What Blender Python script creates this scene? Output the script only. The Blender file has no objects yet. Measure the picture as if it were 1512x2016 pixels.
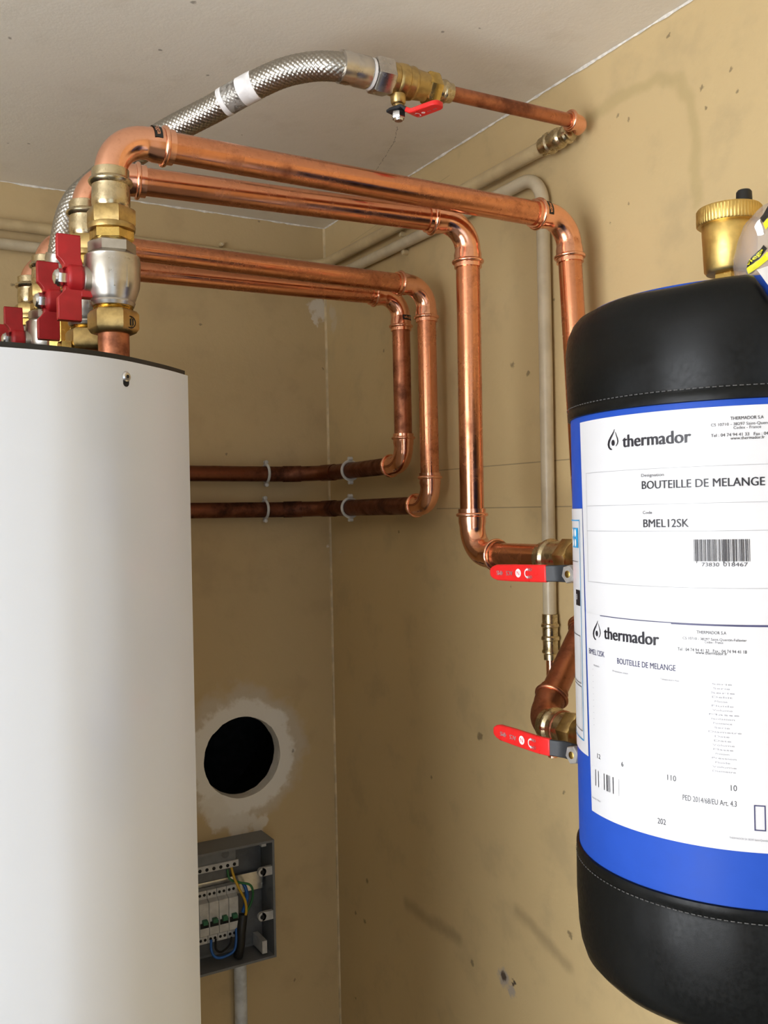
import bpy, math, random
from math import sin, cos, tan, pi, radians, degrees, atan, atan2, sqrt
from mathutils import Vector, Matrix, noise

random.seed(7)
scene = bpy.context.scene
col = scene.collection
V = Vector

# ------------------------------------------------------------------ camera
FPX = 1850.0                                   # focal length in pixels of the 1512x2016 frame
TH = atan(1056 / FPX); ROLL = radians(1.2); PITCH = atan(4 / FPX)
CP = V((0, 0, 1.62))
_z = V((0, 0, 1)); _F0 = V((sin(TH), cos(TH), 0)); _R0 = V((cos(TH), -sin(TH), 0))
CF = cos(PITCH) * _F0 + sin(PITCH) * _z
_U0 = cos(PITCH) * _z - sin(PITCH) * _F0
CU = cos(ROLL) * _U0 + sin(ROLL) * _R0
CR = cos(ROLL) * _R0 - sin(ROLL) * _U0
cam = bpy.data.cameras.new('camera')
cam.sensor_fit = 'VERTICAL'; cam.sensor_height = 36.0; cam.sensor_width = 27.0
cam.lens = 36.0 * FPX / 2016.0
cam.clip_start = 0.02
camo = bpy.data.objects.new('camera', cam); col.objects.link(camo)
camo.matrix_world = Matrix.Translation(CP) @ Matrix((CR, CU, -CF)).transposed().to_4x4()
scene.camera = camo

# ------------------------------------------------------------------ light
w = bpy.data.worlds.new('daylight'); scene.world = w; w.use_nodes = True
w.node_tree.nodes['Background'].inputs[0].default_value = (0.75, 0.86, 1.0, 1)
w.node_tree.nodes['Background'].inputs[1].default_value = 1.0

def area(name, loc, direction, sx, sy, power, color):
    l = bpy.data.lights.new(name, 'AREA'); l.shape = 'RECTANGLE'; l.size = sx; l.size_y = sy
    l.energy = power; l.color = color
    o = bpy.data.objects.new(name, l); col.objects.link(o)
    o.location = loc
    o.rotation_euler = V(direction).to_track_quat('-Z', 'Y').to_euler()
    return o
area('window_daylight', (-1.42, 0.02, 1.36), (1, 0, 0.20), 1.3, 1.48, 54.0, (0.94, 0.965, 1.0))
area('door_daylight', (-0.45, -1.52, 1.15), (0, 1, 0), 1.0, 1.9, 5.0, (0.76, 0.88, 1.0))
scene.view_settings.view_transform = 'Standard'
scene.view_settings.look = 'None'
scene.view_settings.gamma = 1.0
scene.view_settings.exposure = 0.0
scene.view_settings.use_curve_mapping = False

# ------------------------------------------------------------------ pixel helpers
def ray(x, y): return CF + CR * ((x - 756) / FPX) + CU * ((1008 - y) / FPX)
def onp(x, y, ax, val):
    d = ray(x, y); t = (val - CP[ax]) / d[ax]; return CP + d * t
def dep(x, y, Z): return CP + ray(x, y) * Z
def cylhit(x, y, cx, cy, R):
    d = ray(x, y); ox, oy = CP.x - cx, CP.y - cy
    a = d.x * d.x + d.y * d.y; b = ox * d.x + oy * d.y; c = ox * ox + oy * oy - R * R
    D = max(b * b - a * c, 0); t = (-b - sqrt(D)) / a
    p = CP + d * t
    return atan2(p.y - cy, p.x - cx) % (2 * pi), p.z

# ------------------------------------------------------------------ mesh helpers
def basis(ax):
    ax = V(ax).normalized()
    h = V((0, 0, 1)) if abs(ax.z) < 0.9 else V((1, 0, 0))
    e1 = h.cross(ax).normalized(); e2 = ax.cross(e1)
    return ax, e1, e2

class MB:
    def __init__(s): s.v = []; s.f = []
    def add(s, vs, fs):
        n = len(s.v); s.v += [tuple(p) for p in vs]; s.f += [tuple(i + n for i in f) for f in fs]; return s
    def lathe(s, o, ax, prof, seg=36, rot=0.0, caps=(1, 1), mod=None):
        ax, e1, e2 = basis(ax); o = V(o); vs = []; fs = []
        for (h, r) in prof:
            for i in range(seg):
                a = rot + 2 * pi * i / seg
                rr = r * (mod(i, h) if mod else 1)
                vs.append(o + ax * h + e1 * (cos(a) * rr) + e2 * (sin(a) * rr))
        m = len(prof)
        for j in range(m - 1):
            for i in range(seg):
                k = (i + 1) % seg
                fs.append((j * seg + i, j * seg + k, (j + 1) * seg + k, (j + 1) * seg + i))
        if caps[0]: fs.append(tuple(range(seg - 1, -1, -1)))
        if caps[1]: fs.append(tuple((m - 1) * seg + i for i in range(seg)))
        return s.add(vs, fs)
    def hexa(s, o, ax, h, R, rot=0.0):
        c = min(h * 0.14, 0.002)
        return s.lathe(o, ax, [(0, R * 0.92), (c, R), (h - c, R), (h, R * 0.92)], 6, rot)
    def torus(s, o, ax, R, r, seg=40, ss=10):
        ax, e1, e2 = basis(ax); o = V(o); vs = []; fs = []
        for i in range(seg):
            a = 2 * pi * i / seg; d = e1 * cos(a) + e2 * sin(a)
            for j in range(ss):
                b = 2 * pi * j / ss
                vs.append(o + d * (R + r * cos(b)) + ax * (r * sin(b)))
        for i in range(seg):
            for j in range(ss):
                i2 = (i + 1) % seg; j2 = (j + 1) % ss
                fs.append((i * ss + j, i2 * ss + j, i2 * ss + j2, i * ss + j2))
        return s.add(vs, fs)
    def sweep(s, path, rad, seg=28, caps=(1, 1), rmod=None):
        path = [V(p) for p in path]; n = len(path)
        if not isinstance(rad, (list, tuple)): rad = [rad] * n
        tg = []
        for i in range(n):
            a = path[max(i - 1, 0)]; b = path[min(i + 1, n - 1)]
            t = (b - a)
            tg.append(t.normalized() if t.length > 1e-9 else (tg[-1] if tg else V((0, 0, 1))))
        _, e1, e2 = basis(tg[0]); vs = []; fs = []
        for i in range(n):
            if i:
                q = tg[i - 1].rotation_difference(tg[i]); e1 = (q @ e1).normalized()
                e1 = (e1 - tg[i] * e1.dot(tg[i])).normalized()
            e2 = tg[i].cross(e1)
            for k in range(seg):
                a = 2 * pi * k / seg
                r = rad[i] * (rmod(i, k) if rmod else 1)
                vs.append(path[i] + e1 * (cos(a) * r) + e2 * (sin(a) * r))
        for i in range(n - 1):
            for k in range(seg):
                k2 = (k + 1) % seg
                fs.append((i * seg + k, i * seg + k2, (i + 1) * seg + k2, (i + 1) * seg + k))
        if caps[0]: fs.append(tuple(range(seg - 1, -1, -1)))
        if caps[1]: fs.append(tuple((n - 1) * seg + k for k in range(seg)))
        return s.add(vs, fs)
    def box(s, a, b):
        x0, y0, z0 = a; x1, y1, z1 = b
        vs = [(x0, y0, z0), (x1, y0, z0), (x1, y1, z0), (x0, y1, z0), (x0, y0, z1), (x1, y0, z1), (x1, y1, z1), (x0, y1, z1)]
        return s.add(vs, [(3, 2, 1, 0), (4, 5, 6, 7), (0, 1, 5, 4), (1, 2, 6, 5), (2, 3, 7, 6), (3, 0, 4, 7)])
    def strip(s, path, nrm, wid, thick):
        """slab along a path; nrm = outward normals, wid = list of half widths"""
        path = [V(p) for p in path]; n = len(path); vs = []; fs = []
        for i in range(n):
            t = (path[min(i + 1, n - 1)] - path[max(i - 1, 0)]).normalized()
            N = V(nrm[i] if isinstance(nrm, list) else nrm); N = (N - t * N.dot(t)).normalized()
            W = t.cross(N).normalized() * wid[i]
            for (sw, sn) in ((-1, -1), (1, -1), (1, 1), (-1, 1)):
                vs.append(path[i] + W * sw + N * (sn * thick / 2))
        for i in range(n - 1):
            for k in range(4):
                k2 = (k + 1) % 4
                fs.append((i * 4 + k, i * 4 + k2, (i + 1) * 4 + k2, (i + 1) * 4 + k))
        fs.append((3, 2, 1, 0)); fs.append(tuple((n - 1) * 4 + k for k in range(4)))
        return s.add(vs, fs)
    def prism(s, poly, z0, z1):
        n = len(poly)
        vs = [(x, y, z0) for x, y in poly] + [(x, y, z1) for x, y in poly]
        fs = [tuple(range(n - 1, -1, -1)), tuple(range(n, 2 * n))]
        fs += [(i, (i + 1) % n, n + (i + 1) % n, n + i) for i in range(n)]
        return s.add(vs, fs)

def obj(name, mb, mat, parent=None, label=None, bevel=0, smooth=True, angle=38, kind=None):
    me = bpy.data.meshes.new(name); me.from_pydata(mb.v, [], mb.f); me.update()
    if smooth:
        me.polygons.foreach_set('use_smooth', [True] * len(me.polygons))
        me.set_sharp_from_angle(angle=radians(angle))
    me.materials.append(mat)
    o = bpy.data.objects.new(name, me); col.objects.link(o)
    if parent:
        o.parent = parent
        if parent.type == 'EMPTY': o.matrix_parent_inverse = Matrix.Translation(-parent.location)
    if bevel:
        b = o.modifiers.new('bevel', 'BEVEL'); b.width = bevel; b.segments = 2; b.limit_method = 'ANGLE'
    if label: o['label'] = label
    if kind: o['kind'] = kind
    return o
def thing(name, loc, label, cat, group=None):
    e = bpy.data.objects.new(name, None); col.objects.link(e); e.location = loc; e.empty_display_size = 0.02
    e['label'] = label; e['category'] = cat
    if group: e['group'] = group
    return e
def tag(o, label, cat, group=None):
    o['label'] = label; o['category'] = cat
    if group: o['group'] = group
    return o
def struct(name, mb, mat, label=None, smooth=False):
    o = obj(name, mb, mat, smooth=smooth); o['kind'] = 'structure'
    if label: o['label'] = label
    return o

# ------------------------------------------------------------------ materials
class NT:
    def __init__(s, name):
        s.m = bpy.data.materials.new(name); s.m.use_nodes = True; s.t = s.m.node_tree
        s.b = s.t.nodes['Principled BSDF']
        s.tc = s.t.nodes.new('ShaderNodeTexCoord').outputs['Object']
    def n(s, kind, **kw):
        d = s.t.nodes.new(kind)
        for k, v in kw.items(): setattr(d, k, v)
        return d
    def link(s, a, b): s.t.links.new(a, b)
    def val(s, sock, v):
        if isinstance(v, bpy.types.NodeSocket): s.link(v, sock)
        else: sock.default_value = v
    def math(s, op, a, b=0.0, c=None, clamp=False):
        d = s.n('ShaderNodeMath', operation=op, use_clamp=clamp)
        s.val(d.inputs[0], a); s.val(d.inputs[1], b)
        if c is not None: s.val(d.inputs[2], c)
        return d.outputs[0]
    def vm(s, op, a, b=None, scale=None, out=0):
        d = s.n('ShaderNodeVectorMath', operation=op)
        s.val(d.inputs[0], a)
        if b is not None: s.val(d.inputs[1], b)
        if scale is not None: s.val(d.inputs['Scale'], scale)
        return d.outputs[out]
    def noise(s, scale, detail=3, rough=0.55, vec=None, color=False):
        d = s.n('ShaderNodeTexNoise'); d.inputs['Scale'].default_value = scale
        d.inputs['Detail'].default_value = detail; d.inputs['Roughness'].default_value = rough
        s.link(vec if vec is not None else s.tc, d.inputs['Vector'])
        return d.outputs['Color' if color else 'Fac']
    def rng(s, x, a, b, c=0.0, d=1.0):
        m = s.n('ShaderNodeMapRange'); m.interpolation_type = 'SMOOTHSTEP'
        s.val(m.inputs[0], x); s.val(m.inputs[1], a); s.val(m.inputs[2], b); s.val(m.inputs[3], c); s.val(m.inputs[4], d)
        return m.outputs[0]
    def mix(s, fac, a, b):
        d = s.n('ShaderNodeMix', data_type='RGBA'); s.val(d.inputs[0], fac)
        for sock, v in ((d.inputs[6], a), (d.inputs[7], b)):
            if isinstance(v, tuple): v = v + (1,) if len(v) == 3 else v
            s.val(sock, v)
        return d.outputs[2]
    def bump(s, h, strength=0.3, dist=0.001):
        d = s.n('ShaderNodeBump'); d.inputs['Strength'].default_value = strength; d.inputs['Distance'].default_value = dist
        s.link(h, d.inputs['Height']); s.link(d.outputs[0], s.b.inputs['Normal'])
    def set(s, color=None, rough=None, metal=None, spec=None, coat=None):
        if color is not None:
            if isinstance(color, tuple): color = color + (1,)
            s.val(s.b.inputs['Base Color'], color)
        if rough is not None: s.val(s.b.inputs['Roughness'], rough)
        if metal is not None: s.val(s.b.inputs['Metallic'], metal)
        if spec is not None: s.b.inputs['Specular IOR Level'].default_value = spec
        if coat is not None:
            s.b.inputs['Coat Weight'].default_value = coat; s.b.inputs['Coat Roughness'].default_value = 0.12
        return s
    def seg(s, p, a, b):
        """distance from p to the segment a-b"""
        a = V(a); b = V(b); d = b - a
        pa = s.vm('SUBTRACT', p, tuple(a))
        t = s.math('MULTIPLY', s.vm('DOT_PRODUCT', pa, tuple(d), out=1), 1 / d.length_squared, clamp=True)
        return s.vm('LENGTH', s.vm('SUBTRACT', pa, s.vm('SCALE', tuple(d), scale=t)), out=1)
    def dist(s, p, a): return s.vm('DISTANCE', p, tuple(a), out=1)
    def fold(s, op, lst):
        r = lst[0]
        for x in lst[1:]: r = s.math(op, r, x)
        return r

def plain(name, color, rough=0.5, metal=0.0, var=0.12, scale=60, bump=0.0, bscale=400, coat=None, spec=None):
    t = NT(name)
    n = t.noise(scale, 3)
    dark = tuple(c * (1 - var) for c in color); lite = tuple(min(1, c * (1 + var)) for c in color)
    t.set(t.mix(t.rng(n, 0.35, 0.65), dark, lite), t.rng(n, 0.3, 0.7, rough * 0.85, rough * 1.15), metal, spec, coat)
    if bump: t.bump(t.noise(bscale, 2), bump, 0.0004)
    return t.m

def copper(name, base, tarn, rough, amount, scale=25):
    t = NT(name)
    st = t.vm('MULTIPLY', t.tc, (1, 1, 1))
    a = t.noise(scale, 5, 0.65); b = t.noise(scale * 7, 3)
    f = t.math('ADD', t.rng(a, 0.62 - amount, 0.80 - amount * 0.6), t.math('MULTIPLY', t.rng(b, 0.5, 0.75), 0.25), clamp=True)
    t.set(t.mix(f, base, tarn), t.rng(a, 0.3, 0.75, rough * 0.8, rough * 1.9), 1.0)
    t.bump(t.noise(60, 2), 0.04, 0.0006)
    return t.m
M = {}
M['copper'] = copper('copper tube', (0.70, 0.300, 0.162), (0.36, 0.13, 0.070), 0.20, 0.08)
M['copper_fit'] = copper('bright copper fitting', (0.90, 0.46, 0.30), (0.62, 0.26, 0.14), 0.15, 0.06, 40)
M['copper_old'] = copper('dull copper tube', (0.50, 0.20, 0.11), (0.22, 0.085, 0.05), 0.32, 0.18)
M['copper_dark'] = copper('tarnished copper tube', (0.20, 0.075, 0.042), (0.07, 0.030, 0.020), 0.42, 0.16, 18)
M['brass'] = plain('yellow brass', (0.60, 0.42, 0.13), 0.26, 1.0, 0.15, 90)
M['brass_cast'] = plain('cast brass', (0.50, 0.36, 0.15), 0.36, 1.0, 0.14, 120, 0.15, 900)
M['bronze'] = plain('pale bronze fitting', (0.54, 0.45, 0.285), 0.27, 1.0, 0.14, 110)
M['brass_satin'] = plain('satin brass', (0.74, 0.52, 0.17), 0.42, 1.0, 0.05, 200, 0.1, 1500)
M['nickel'] = plain('nickel plated brass', (0.52, 0.49, 0.44), 0.34, 1.0, 0.08, 70)
M['steel'] = plain('zinc plated steel', (0.70, 0.70, 0.70), 0.24, 1.0, 0.08, 90)
M['zinc'] = plain('bright zinc', (0.78, 0.78, 0.78), 0.42, 0.85, 0.05, 90)
M['ferrule'] = plain('stainless ferrule', (0.58, 0.55, 0.51), 0.30, 1.0, 0.12, 60)
M['braid'] = plain('stainless braid', (0.42, 0.395, 0.35), 0.32, 1.0, 0.06, 500)
M['red'] = plain('red painted handle', (0.42, 0.012, 0.016), 0.45, 0.0, 0.08, 80)
M['red_sleeve'] = plain('red vinyl sleeve', (0.78, 0.022, 0.022), 0.32, 0.0, 0.04, 80)
M['black_steel'] = plain('black lever steel', (0.022, 0.025, 0.030), 0.38, 0.0, 0.1, 80)
M['black'] = plain('black plastic', (0.012, 0.012, 0.012), 0.45, 0.0, 0.1, 80)
M['white_panel'] = plain('white lacquered sheet', (0.715, 0.755, 0.815), 0.33, 0.0, 0.012, 3, coat=0.35)
M['grey_side'] = plain('grey cabinet sheet', (0.5, 0.5, 0.5), 0.5)
M['leather'] = plain('black leatherette', (0.0055, 0.006, 0.006), 0.34, 0.0, 0.1, 300, 0.10, 1300, spec=0.17)
M['blue'] = plain('blue vinyl jacket', (0.020, 0.076, 0.43), 0.45, 0.0, 0.03, 30, spec=0.15)
M['paper'] = plain('white label paper', (0.68, 0.68, 0.70), 0.36, 0.0, 0.01, 20, coat=0.06)
M['ink'] = plain('printed black ink', (0.012, 0.011, 0.018), 0.45)
M['ink_soft'] = plain('printed grey ink', (0.045, 0.045, 0.055), 0.45)
M['ink_faint'] = plain('faint print', (0.30, 0.30, 0.33), 0.45)
M['ink_violet'] = plain('violet line print', (0.04, 0.04, 0.12), 0.45)
M['cyan'] = plain('cyan print', (0.03, 0.36, 0.72), 0.4)
M['white_print'] = plain('white print', (0.9, 0.88, 0.88), 0.5)
M['stitch'] = plain('grey thread', (0.10, 0.10, 0.10), 0.6)
M['conduit'] = plain('white conduit plastic', (0.62, 0.65, 0.68), 0.4)
M['box_grey'] = plain('grey enclosure plastic', (0.17, 0.175, 0.18), 0.55, 0.0, 0.08)
M['box_dark'] = plain('dark grey plastic', (0.11, 0.115, 0.12), 0.5)
M['box_white'] = plain('off white plastic', (0.50, 0.50, 0.49), 0.45)
M['hole_black'] = plain('dark opening', (0.01, 0.01, 0.01), 0.9)  # near-black colour paints in the unlit cavity; reused for small black details
M['green'] = plain('green plastic', (0.01, 0.13, 0.06), 0.45)
M['wire_yellow'] = plain('yellow wire', (0.55, 0.34, 0.02), 0.45)
M['wire_green'] = plain('green wire', (0.03, 0.16, 0.05), 0.45)
M['wire_blue'] = plain('blue wire', (0.01, 0.10, 0.38), 0.45)
M['clip'] = plain('white clip plastic', (0.55, 0.55, 0.53), 0.5)
M['clip_grey'] = plain('grimy steel clip', (0.30, 0.29, 0.27), 0.5)
M['yellow'] = plain('yellow print', (0.80, 0.76, 0.02), 0.4)
M['floor'] = plain('concrete floor', (0.17, 0.16, 0.145), 0.8, 0.0, 0.15, 8)
M['frame'] = plain('white window frame', (0.7, 0.7, 0.68), 0.5)
t = NT('window glass'); t.b.inputs['Transmission Weight'].default_value = 1; t.set((1, 1, 1), 0.02); M['glass'] = t.m
t = NT('clear plastic film')
tr = t.n('ShaderNodeBsdfTransparent'); tr.inputs[0].default_value = (0.93, 0.91, 0.90, 1)
mx = t.n('ShaderNodeMixShader'); mx.inputs[0].default_value = 0.26
t.set((0.8, 0.75, 0.72), 0.15)
t.link(tr.outputs[0], mx.inputs[1]); t.link(t.b.outputs[0], mx.inputs[2])
t.link(mx.outputs[0], t.t.nodes['Material Output'].inputs[0]); M['film'] = t.m

# ------------------------------------------------------------------ room sizes (metres)
XR, YB, ZC = 0.802, 1.613, 2.169
XL, YF = -1.45, -1.55
RW = lambda x, y: onp(x, y, 0, XR)              # photo pixel -> point on the right wall
BW = lambda x, y: onp(x, y, 1, YB)
CL = lambda x, y: onp(x, y, 2, ZC)

PAINT = (0.595, 0.445, 0.228)
def paint(t, p, c0, c1, c2):
    a = t.noise(2.2, 4, 0.6); b = t.noise(14, 4, 0.6); c = t.noise(70, 3)
    base = t.mix(t.rng(a, 0.3, 0.7), c0, c1)
    base = t.mix(t.math('MULTIPLY', t.rng(b, 0.50, 0.75), 0.50), base, c2)
    base = t.mix(t.math('MULTIPLY', t.rng(c, 0.66, 0.80), 0.20), base, c2)
    t.bump(t.math('ADD', t.noise(45, 3), t.math('MULTIPLY', t.noise(260, 2), 0.35)), 0.16, 0.003)
    return base
def warp(t, amp, scale=60):
    n = t.noise(scale, 3, color=True)
    return t.vm('ADD', t.tc, t.vm('SCALE', t.vm('SUBTRACT', n, (0.5, 0.5, 0.5)), scale=amp))
def spots(t, p, lst):
    """lst of (centre, radius): soft edged mask"""
    return t.fold('MAXIMUM', [t.rng(t.dist(p, c), r * 0.45, r, 1.0, 0.0) for c, r in lst])

# right wall
t = NT('tan wall paint right'); p = warp(t, 0.012)
base = paint(t, p, PAINT, (0.61, 0.46, 0.238), (0.45, 0.345, 0.19))
pf = warp(t, 0.02, 25)
ghost = [(1160, 232), (1225, 190), (1290, 158), (1335, 160), (1362, 200), (1368, 300), (1372, 400)]
g = t.fold('MINIMUM', [t.seg(pf, RW(*ghost[i]), RW(*ghost[i + 1])) for i in range(len(ghost) - 1)])
base = t.mix(t.math('MULTIPLY', t.rng(g, 0.002, 0.012, 1, 0), 0.45), base, (0.40, 0.31, 0.14))
smear = t.fold('MINIMUM', [t.seg(pf, RW(1020, 1795), RW(1120, 1905)), t.seg(pf, RW(800, 1780), RW(905, 1850))])
base = t.mix(t.math('MULTIPLY', t.rng(smear, 0.001, 0.016, 1, 0), 0.42), base, (0.22, 0.155, 0.085))
sp = spots(t, warp(t, 0.010, 160), [(RW(x, y), r) for x, y, r in (
    (723, 1734, .006), (718, 1814, .006), (700, 1797, .005), (700, 1965, .004), (849, 1530, .004), (945, 1450, .008), (930, 1895, .006),
    (1122, 1840, .006), (1110, 1560, .004), (1382, 172, .004), (1389, 212, .003), (1452, 180, .003), (1216, 227, .004), (1237, 236, .003),
    (1316, 70, .003), (1238, 400, .0025), (1444, 410, .003), (1201, 440, .002), (785, 1048, .003), (1005, 1155, .0025), (1440, 135, .003),
    (1083, 1001, .004), (1090, 590, .003), (720, 1000, .003), (940, 665, .004), (1009, 718, .006), (1040, 735, .005), (755, 690, .003))])
base = t.mix(t.math('MULTIPLY', sp, 0.62), base, (0.10, 0.070, 0.040))
sc = spots(t, warp(t, 0.02, 110), [(RW(992, 1925), .017), (RW(1008, 1950), .012)])
base = t.mix(sc, base, (0.40, 0.34, 0.28))
sc = spots(t, warp(t, 0.014, 150), [(RW(992, 1922), .009), (RW(1012, 1936), .006)])
base = t.mix(sc, base, (0.09, 0.065, 0.05))
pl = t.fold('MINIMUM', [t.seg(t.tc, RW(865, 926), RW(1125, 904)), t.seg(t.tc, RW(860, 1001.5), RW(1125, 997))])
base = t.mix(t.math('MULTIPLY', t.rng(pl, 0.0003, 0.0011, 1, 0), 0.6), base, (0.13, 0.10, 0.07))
ol = t.seg(t.tc, RW(885, 345), RW(690, 478))      # paint overlap line above the wall pipes
base = t.mix(t.math('MULTIPLY', t.rng(ol, 0.0, 0.0012, 1, 0), 0.35), base, (0.2, 0.15, 0.09))
pw = spots(t, warp(t, 0.03, 45), [(RW(658, 640), .018), (RW(655, 615), .016), (RW(668, 1085), .006)])
base = t.mix(t.math('MULTIPLY', pw, 0.5), base, (0.62, 0.55, 0.44))
M['wall_right'] = t.set(base, 0.50).m

# back wall
HX, HZ, HR = 0.615, 1.184, 0.0735
t = NT('tan wall paint back'); p = warp(t, 0.012)
base = paint(t, p, (0.555, 0.415, 0.215), (0.575, 0.43, 0.225), (0.44, 0.32, 0.17))
pw = warp(t, 0.07, 20); pw2 = warp(t, 0.05, 45)
dh = t.dist(pw, (HX, YB, HZ + 0.008)); dh2 = t.dist(pw2, (HX, YB, HZ))
base = t.mix(t.math('MULTIPLY', t.rng(dh, HR + 0.036, HR + 0.060, 1, 0), 0.6), base, (0.62, 0.57, 0.48))
base = t.mix(t.math('MULTIPLY', t.rng(dh2, HR + 0.022, HR + 0.036, 1, 0), 0.92), base, (0.84, 0.80, 0.72))
pp = t.fold('MAXIMUM', [t.rng(t.dist(pw2, BW(x, y)), r * 0.6, r, 1, 0) for x, y, r in (
    (628, 604, .022), (640, 622, .018), (622, 626, .012), (434, 1610, .03), (470, 1625, .03), (505, 1622, .022), (425, 1590, .03), (648, 1082, .006))])
base = t.mix(t.math('MULTIPLY', pp, 0.85), base, (0.76, 0.71, 0.61))
sp = spots(t, warp(t, 0.010, 160), [(BW(x, y), r) for x, y, r in (
    (674, 1748, .007), (580, 1930, .003), (446, 895, .004), (510, 436, .003), (602, 440, .002), (640, 640, .002), (24, 560, .004), (395, 640, .003), (636, 725, .003), (577, 1478, .004))])
base = t.mix(t.math('MULTIPLY', sp, 0.62), base, (0.10, 0.07, 0.04))
M['wall_back'] = t.set(base, 0.55).m

# ceiling
t = NT('pale ceiling paint'); p = warp(t, 0.012)
base = paint(t, p, (0.86, 0.81, 0.71), (0.88, 0.83, 0.73), (0.74, 0.68, 0.57))
ck = [(783, 250), (776, 278), (766, 296), (752, 318), (741, 335)]
pc = warp(t, 0.006, 120)
cr = t.fold('MINIMUM', [t.seg(pc, CL(*ck[i]), CL(*ck[i + 1])) for i in range(len(ck) - 1)])
base = t.mix(t.math('MULTIPLY', t.rng(cr, 0.0002, 0.0012, 1, 0), 0.6), base, (0.15, 0.12, 0.09))
sp = spots(t, pc, [(CL(x, y), r) for x, y, r in ((382, 5, .004), (316, 99, .003), (20, 75, .003), (407, 148, .003), (872, 62, .003), (944, 55, .002), (477, 266, .002), (58, 283, .003), (15, 282, .002))])
base = t.mix(t.math('MULTIPLY', sp, 0.6), base, (0.12, 0.09, 0.06))
M['ceiling'] = t.set(base, 0.6).m
M['wall_plain'] = plain('tan wall paint', PAINT, 0.6, 0.0, 0.06, 6)
M['caulk'] = plain('chipped white filler', (0.86, 0.83, 0.76), 0.6, 0.0, 0.15, 90)
t = NT('painted pipe'); a = t.noise(30, 4)
t.set(t.mix(t.rng(a, 0.35, 0.7), (0.60, 0.47, 0.26), (0.50, 0.38, 0.21)), 0.34); t.bump(t.noise(120, 2), 0.15, 0.001); M['pipe_paint'] = t.m
t = NT('painted pipe pale'); a = t.noise(30, 4)
t.set(t.mix(t.rng(a, 0.35, 0.7), (0.62, 0.53, 0.37), (0.52, 0.44, 0.30)), 0.34); t.bump(t.noise(120, 2), 0.15, 0.001); M['pipe_pale'] = t.m

# ------------------------------------------------------------------ the room
struct('floor', MB().box((XL - .1, YF - .1, -.1), (XR + .1, YB + .35, 0)), M['floor'])
struct('ceiling', MB().box((XL - .1, YF - .1, ZC), (XR + .1, YB + .35, ZC + .1)), M['ceiling'])
struct('wall_right', MB().box((XR, YF, 0), (XR + .1, YB + .35, ZC)), M['wall_right'])
# back wall with the round hole
mb = MB(); x0, x1, z0, z1 = XL, XR, 0.0, ZC
angs = sorted([2 * pi * i / 72 for i in range(72)] + [atan2(z - HZ, x - HX) % (2 * pi) for x in (x0, x1) for z in (z0, z1)])
n = len(angs); vs = []
for a in angs:
    c, s_ = cos(a), sin(a)
    tt = min([((x1 - HX) / c) if c > 1e-9 else 1e9, ((x0 - HX) / c) if c < -1e-9 else 1e9, ((z1 - HZ) / s_) if s_ > 1e-9 else 1e9, ((z0 - HZ) / s_) if s_ < -1e-9 else 1e9])
    vs.append((HX + c * tt, YB, HZ + s_ * tt))
for k, (dy, rr) in enumerate(((0, 0), (0.008, -0.001), (0.024, -0.002))):
    for i, a in enumerate(angs):
        j = 0.0012 * noise.noise(V((cos(a) * 4, sin(a) * 4, k * 3.1))) + 0.0008 * noise.noise(V((cos(a) * 11, sin(a) * 11, k)))
        vs.append((HX + cos(a) * (HR + rr + j), YB + dy, HZ + sin(a) * (HR + rr + j)))
fs = []
for k in range(3):
    for i in range(n):
        i2 = (i + 1) % n
        fs.append((k * n + i, k * n + i2, (k + 1) * n + i2, (k + 1) * n + i))
mb.add(vs, fs); mb.add([(x0, YB + .34, z0), (x1, YB + .34, z0), (x1, YB + .34, z1), (x0, YB + .34, z1)], [(0, 1, 2, 3)])
wb = struct('wall_back', mb, M['wall_back'])
obj('cavity', MB().lathe((HX, YB + .0235, HZ), (0, 1, 0), [(0, HR - .003), (.001, HR + .09), (.28, HR + .09), (.281, .001)], 48, caps=(0, 1)), M['hole_black'], wb)  # black surface colour stands in for the shade inside the unlit hollow
# left wall with a window, front wall with a glazed door
def wall_with_opening(name, ax, at, lo, hi, o0, o1, z0, z1, th):
    mb = MB()
    def bx(a0, a1, b0, b1):
        if ax == 0: mb.box((at - th, a0, b0), (at, a1, b1))
        else: mb.box((a0, at - th, b0), (a1, at, b1))
    bx(lo, o0, 0, ZC); bx(o1, hi, 0, ZC); bx(o0, o1, 0, z0) if z0 > 0 else None; bx(o0, o1, z1, ZC)
    return struct(name, mb, M['wall_plain'])
wall_with_opening('wall_left', 0, XL, YF, YB, -0.68, 0.72, 0.58, 2.13, .1)
wall_with_opening('wall_front', 1, YF, XL, XR, -1.0, 0.1, 0.0, 2.12, .1)
def glazing(name, ax, at, o0, o1, z0, z1):
    mb = MB(); fr = .05
    def bx(m, a0, a1, b0, b1, d0, d1):
        if ax == 0: m.box((at - d1, a0, b0), (at - d0, a1, b1))
        else: m.box((a0, at - d1, b0), (a1, at - d0, b1))
    for a in ((o0, o0 + fr, z0, z1), (o1 - fr, o1, z0, z1), (o0, o1, z0, z0 + fr), (o0, o1, z1 - fr, z1)): bx(mb, *a, .03, .08)
    o = struct(name, mb, M['frame'])
    g = MB(); bx(g, o0 + fr, o1 - fr, z0 + fr, z1 - fr, .053, .057); obj('pane', g, M['glass'], o, smooth=False)
glazing('window_1', 0, XL, -0.68, 0.72, 0.58, 2.13)
glazing('door_1', 1, YF, -1.0, 0.1, 0.0, 2.12)
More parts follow.
